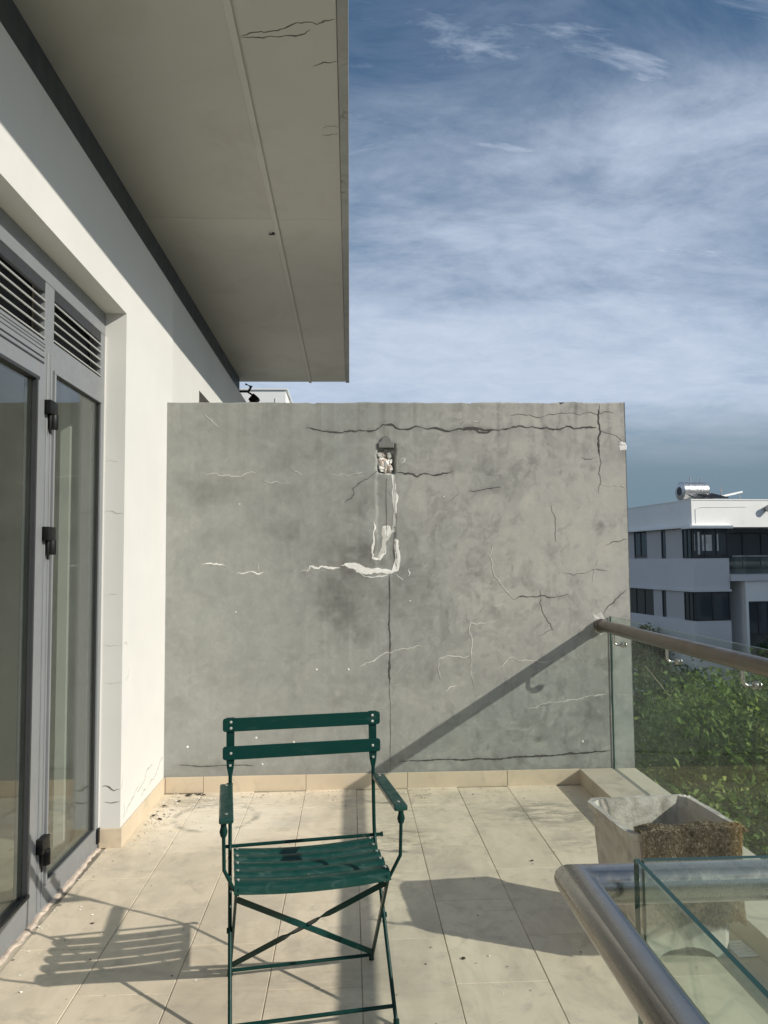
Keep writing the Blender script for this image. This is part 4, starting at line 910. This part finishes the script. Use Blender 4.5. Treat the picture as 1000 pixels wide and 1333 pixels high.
F('lower_wall', MAT['far_clad'], (.20, 2.05, .25, 11.8, -1.80, -.27), (.06, .20, .98, 2.96, -1.80, -.27), (.06, .20, 3.40, 4.36, -1.80, -.27))
F('base_wall', MAT['far_grey'], (0, 2.08, 0, 12, GZ, -1.80))
F('rear_wall', MAT['far_dark'], (2.07, 14, 1.9, 11.9, GZ, 3.16))
F('balcony_slab', MAT['far_grey'], (2.10, 14, -.15, 1.9, .28, .62))
F('pier', MAT['far_white'], (2.95, 3.06, -.05, 1.9, GZ, .28), (3.06, 14, -.02, .18, -.82, .28), (3.06, 3.12, -.02, .18, GZ, -.82))
def win(name, x0, x1, y0, y1, z0, z1, face, nm, curtain=None):
    """face 'f': front (-y); 'l': left (-x). frame, panes and mullions"""
    b = MB(); g = .06
    if face == 'f':
        b.box(x0, x1, y0-.04, y0+.08, z0-GZ, z0+g-GZ); b.box(x0, x1, y0-.04, y0+.08, z1-g-GZ, z1-GZ)
        for k in range(nm+1): xx = x0+(x1-x0-g)*k/nm; b.box(xx, xx+g, y0-.039, y0+.08, z0+g-GZ, z1-g-GZ)
    else:
        b.box(x0-.04, x0+.08, y0, y1, z0-GZ, z0+g-GZ); b.box(x0-.04, x0+.08, y0, y1, z1-g-GZ, z1-GZ)
        for k in range(nm+1): yy = y0+(y1-y0-g)*k/nm; b.box(x0-.039, x0+.08, yy, yy+g, z0+g-GZ, z1-g-GZ)
    w = b.build('window', MAT['far_frame'], fh, local=1)
    for k in range(nm):
        if face == 'f': q = (x0+(x1-x0)*k/nm+.04, x0+(x1-x0)*(k+1)/nm-.02, y0+.0, y0+.04, z0+.04, z1-.04)
        else: q = (x0, x0+.04, y0+(y1-y0)*k/nm+.04, y0+(y1-y0)*(k+1)/nm-.02, z0+.04, z1-.04)
        F('pane', MAT['far_glass'], q, parent=w)
    return w
w = win('w', .02, 2.05, .02, .1, 1.52, 3.08, 'f', 3); F('curtain', MAT['curtain'], (.10, .14, .010, .018, 1.9, 2.8), (.30, .42, .010, .018, 1.7, 2.9), (.55, 1.12, .010, .018, 1.9, 2.75), (1.42, 1.50, .010, .018, 1.9, 2.8), parent=w)
win('w', .02, .1, .14, .98, 1.52, 3.08, 'l', 2)
win('w', .02, 2.05, .02, .1, -1.80, -.29, 'f', 2); win('w', .02, .1, .14, .98, -1.80, -.29, 'l', 2)
win('w', .10, .2, 4.95, 6.5, 1.62, 3.1, 'l', 2); win('w', .10, .2, 2.84, 3.30, 1.55, 3.1, 'l', 1)
win('w', .10, .2, 4.38, 7.5, GZ+2, -.28, 'l', 3); win('w', .10, .2, 2.98, 3.40, -1.75, -.28, 'l', 1)
win('w', 3.12, 4.9, .06, .1, -2.6, -.84, 'f', 3); win('w', 3.0, 6.5, 1.86, 1.9, .9, 2.9, 'f', 3)
b = MB(); b.box(2.25, 14, -.06, -.03, .62-GZ, 1.60-GZ); b.build('balcony_glass', MAT['rail_glass'], fh, local=1)
F('balcony_rail', MAT['tank'], (2.25, 14, -.075, -.015, 1.58, 1.63))
b = MB(); b.tube([(.2, -.022, 3.35-GZ), (.2, -.03, 4.10-GZ), (.5, -.03, 4.22-GZ), (3.2, -.03, 4.25-GZ)], .015, 6); b.build('wall_cable', MAT['far_grey'], fh, local=1)
b = MB(); b.tube([(4.35, -.30, 4.15-GZ), (4.35, -.02, 4.15-GZ)], lambda i, n: .20 if i == 0 else .12, 20); b.build('wall_lamp', MAT['far_dark'], fh, smooth=True, local=1)
# solar water heater on its roof
wh = tag(empty('water_heater', (18.78, 40.07, 4.62), radians(7)), 'silver cylindrical solar water heater on the flat white roof', 'water heater')
b = MB(); b.tube([(-.56, 1.2, .56), (-.51, 1.2, .56), (.92, 1.2, .56), (.97, 1.2, .56)], lambda i, n: (.40, .52, .52, .40)[i], 28); tk = b.build('tank', MAT['tank'], wh, smooth=True, local=1)
b = MB(); b.tube([(-.575, 1.2, .56), (-.555, 1.2, .56)], .24, 20); b.build('end_cap', MAT['far_frame'], tk, smooth=True, local=1)
for xx in (-.2, .2, .6):
    b = MB(); b.tube([(xx-.02, 1.2, .56), (xx+.02, 1.2, .56)], .528, 28); b.build('band', MAT['tank'], tk, smooth=True, local=1)
b = MB(); b.bar([(-.25, .85, .34), (-.25, -.1 + .25, .10)], .05, .05); b.bar([(.7, .85, .34), (.7, .15, .10)], .05, .05); b.bar([(-.3, 1.0, .05), (.8, 1.0, .05)], .06, .06); b.bar([(-.25, 1.0, .0), (-.25, 1.1, .3)], .06, .06); b.bar([(.7, 1.0, .0), (.7, 1.1, .3)], .06, .06); b.build('stand', MAT['far_frame'], wh, local=1)
for k in range(9):
    xx = .15+k*.13
    b = MB(); b.tube([(xx, .95, .42), (xx+.45, .1, .12)], .04, 8); b.build('collector_tube', MAT['far_frame'], wh, smooth=True, local=1)
b = MB(); b.tube([(.15, 1.2, .95), (.08, 1.2, 1.35)], .03, 8); b.build('vent_pipe', MAT['tank'], wh, smooth=True, local=1)
b = MB(); b.tube([(.75, 1.2, .95), (.75, 1.2, 1.20), (.75, 1.2, 1.21), (.75, 1.2, 1.27), (.75, 1.2, 1.28), (.75, 1.2, 1.33)], lambda i, n: (.025, .025, .05, .05, .02, .02)[i], 8); b.build('vent_pipe', MAT['tank'], wh, smooth=True, local=1)
ra = tag(empty('roof_rack', (18.18, 40.0, 4.62), radians(7)), 'pale pipe rack tilted on the roof beside the silver tank', 'pipe rack')
b = MB(); b.bar([(1.55, .6, .12), (3.55, .8, .52)], .10, .09); b.bar([(1.6, 1.2, .10), (3.5, 1.3, .46)], .08, .07); b.build('rail', MAT['far_white'], ra, local=1)
b = MB(); b.tube([(2.35, .9, .02), (2.35, .9, .80)], .05, 8); b.tube([(3.4, .8, .02), (3.4, .8, .48)], .03, 8); b.tube([(1.45, .7, .02), (1.45, .7, .35)], .09, 8); b.build('post', MAT['tank'], ra, smooth=True, local=1)

# white house far behind the neighbour, only its roof room shows over the party wall
wb = tag(empty('white_house', (-3.0, 27, GZ)), 'distant white roof room peeking over the party wall beside the soffit', 'house')
b = MB(); b.box(-6.5, -2.07, 25, 29, 3.0, 7.13); b.box(-6.6, -2.0, 24.95, 29.05, 7.13, 7.17); b.build('roof_room', MAT['far_white'], wb)
b = MB(); b.box(-9, -1.2, 24.9, 32, GZ, 4.0); b.build('wall', MAT['far_white'], wb)
b = MB(); b.tube([(-2.4, 24.99, 6.6), (-2.4, 24.99, 6.86)], .012, 6); b.build('roof_pipe', MAT['far_grey'], wb)
# unseen block added out of frame right so its shade falls on the house across
tb_ = tag(empty('shade_block', (36, 27, GZ), radians(7)), 'unseen plain block added at the right to shade the house across', 'building')
b = MB(); b.box(-5, 14, -6, 6, 0, 11.95-GZ); b.build('wall', MAT['far_white'], tb_, local=1)
for i in range(5):
    for j in range(4):
        b = MB(); b.box(-5.03, -4.9, -5+j*2.8, -3.4+j*2.8, 1.2+i*3.1, 2.8+i*3.1); b.build('window', MAT['far_glass'], tb_, local=1)

# ================================================================ trees
def leafmat(name, c0, c1, c2):
    m = bpy.data.materials.new(name); m.use_nodes = True; t = NT(m.node_tree); t.n.clear()
    at = t.new('ShaderNodeAttribute', attribute_name='rnd').outputs['Fac']
    c = t.mix(t.ramp(at, 0, .75, 0, 1, False), c0, c1); c = t.mix(t.ramp(at, .80, 1, 0, 1, False), c, c2)
    p = t.new('ShaderNodeBsdfPrincipled'); t.set(p.inputs['Base Color'], c); p.inputs['Roughness'].default_value = .6; p.inputs['Specular IOR Level'].default_value = .18
    tl = t.new('ShaderNodeBsdfTranslucent'); t.set(tl.inputs[0], t.mix(1.0, c, (1.3, 1.5, .6), 'MULTIPLY'))
    mx = t.new('ShaderNodeMixShader'); mx.inputs[0].default_value = .28; t.l.new(p.outputs[0], mx.inputs[1]); t.l.new(tl.outputs[0], mx.inputs[2])
    o = t.new('ShaderNodeOutputMaterial'); t.l.new(mx.outputs[0], o.inputs[0]); return m
MAT['leaf'] = leafmat('tree_leaf', (.038, .074, .024), (.150, .225, .058), (.34, .38, .12))
MAT['leaf_dark'] = leafmat('dark_leaf', (.022, .042, .016), (.050, .085, .026), (.09, .12, .04))
MAT['twig'] = plain('pale_twig', (.38, .33, .25), .9, var=.2, vscale=8)
MAT['bark'] = plain('bark', (.16, .13, .10), .9, var=.3, vscale=8, bscale=20, bstr=.6)
def tree(name, label, cx, cy, ztop, rx, rz, n, size, seed, mat, group='trees below the terrace', cat='tree'):
    rs = np.random.RandomState(seed); rnd = random.Random(seed); cz = ztop-rz
    root = tag(empty(name, (cx, cy, GZ)), label, cat, group)
    b = MB(); fork = Vector((cx+rnd.uniform(-.2, .2), cy+rnd.uniform(-.2, .2), max(GZ+1.0, cz-rz*.9)))
    b.tube([(cx, cy, GZ), (cx+.05, cy, (GZ+fork.z)/2), fork], lambda i, n_: (.17, .13, .10)[i], 10); tk = b.build('trunk', MAT['bark'], root, smooth=True)
    clumps = []
    for k in range(95):
        d = Vector((rnd.gauss(0, 1), rnd.gauss(0, 1), rnd.gauss(0, 1))).normalized(); q = rnd.random()**.33*rnd.uniform(.72, 1.08)
        clumps.append((cx+d.x*rx*q, cy+d.y*rx*q, cz+d.z*rz*q))
    lb = MB()
    for k in range(0, 70, 4):
        e = Vector(clumps[k]); mid = fork.lerp(e, .5)+Vector((rnd.uniform(-.25, .25), rnd.uniform(-.25, .25), .15))
        lb.tube([fork-Vector((0, 0, .1)), mid, e], lambda i, n_: (.05, .028, .008)[i], 6)
    lb.build('limb', MAT['bark'], root, smooth=True)
    for k in range(5):                                          # bare pale twigs reaching out of the crown
        a = rnd.uniform(2.6, 5.4); e = Vector((cx+cos(a)*rx*.98, cy+sin(a)*rx*.98, cz+rnd.uniform(-.2, .75)*rz)); s_ = fork.lerp(e, .72)
        b = MB(); b.tube([s_, s_.lerp(e, .55)+Vector((0, 0, .12)), e+Vector((rnd.uniform(-.1, .1), rnd.uniform(-.1, .1), .15))], lambda i, n_: (.014, .010, .004)[i], 6); b.build('twig', MAT['twig'], root, smooth=True)
    C_ = np.array(clumps); ci = rs.randint(0, len(C_), n); sg = rx*.135
    P = C_[ci] + rs.normal(0, 1, (n, 3))*np.array([sg, sg, sg*.8])
    nrm = rs.normal(0, 1, (n, 3))*.75 + np.array([.25, -.25, .75]); nrm /= np.linalg.norm(nrm, axis=1)[:, None]
    t = np.cross(nrm, rs.normal(0, 1, (n, 3))); t /= np.linalg.norm(t, axis=1)[:, None]; t[:, 2] -= .25
    s = np.cross(nrm, t); sz = size*(rs.uniform(.35, 1.0, n)**1.3*1.35)[:, None]
    v0 = P; v1 = P+t*sz*.5+s*sz*.30+nrm*sz*.07; v2 = P+t*sz*1.05-nrm*sz*.08; v3 = P+t*sz*.5-s*sz*.30+nrm*sz*.07
    V = np.stack([v0, v1, v2, v3], 1).reshape(-1, 3); I = np.arange(n)*4
    Fc = np.concatenate([np.stack([I, I+1, I+2], 1), np.stack([I, I+2, I+3], 1)])
    me = bpy.data.meshes.new('crown'); me.from_pydata(V.tolist(), [], Fc.tolist()); me.materials.append(mat)
    cr = rs.rand(len(C_))**1.4*.72; val = np.clip(cr[ci] + rs.rand(n)*.34 - .04, 0, 1)
    at = me.attributes.new('rnd', 'FLOAT', 'POINT'); at.data.foreach_set('value', np.repeat(val, 4).astype(np.float32))
    o = bpy.data.objects.new('crown', me); COL.objects.link(o); o.parent = root; o.matrix_parent_inverse = Matrix.Translation(root.location).inverted()
    return root
TL = [
 ('broadleaf_tree', 'broadleaf tree with yellow-green leaves seen through the glass beside the cement wall', 4.35, 9.1, .22, 1.75, 1.9, 24000, .085, 1, 'leaf'),
 ('broadleaf_tree', 'broad tree crown below the handrail, behind the planter and rug', 6.3, 10.4, .38, 2.1, 2.2, 24000, .09, 2, 'leaf'),
 ('broadleaf_tree', 'lower darker tree close under the kerb of the terrace', 4.3, 6.3, -1.2, 1.6, 1.7, 20000, .085, 3, 'leaf'),
 ('broadleaf_tree', 'tree between the near crowns and the flat roofed white house', 7.2, 16.5, -1.1, 2.6, 2.4, 12000, .14, 4, 'leaf_dark'),
 ('broadleaf_tree', 'tree at the outer side of the broad crown below the handrail', 8.6, 8.2, -.3, 2.2, 2.2, 9000, .12, 5, 'leaf'),
 ('broadleaf_tree', 'dark tree in front of the lower windows of the flat roofed house', 12.6, 30.5, -2.5, 2.4, 2.2, 7000, .22, 6, 'leaf_dark'),
]
for q in TL: tree(*q[:10], MAT[q[10]])
tree('bush', 'dark bush at the foot of the balcony of the flat roofed house', 21.0, 37.0, -2.2, 1.5, 1.6, 5000, .20, 8, MAT['leaf_dark'], group='bushes by the flat roofed house', cat='bush')
tree('bush', 'dark bush under the lower corner window of the flat roofed house', 17.0, 43.5, -2.3, 1.6, 1.5, 4000, .20, 9, MAT['leaf_dark'], group='bushes by the flat roofed house', cat='bush')

scn.render.resolution_x = 768; scn.render.resolution_y = 1024; scn.render.resolution_percentage = 100
scn.cycles.max_bounces = 10; scn.cycles.diffuse_bounces = 5; scn.cycles.transparent_max_bounces = 24
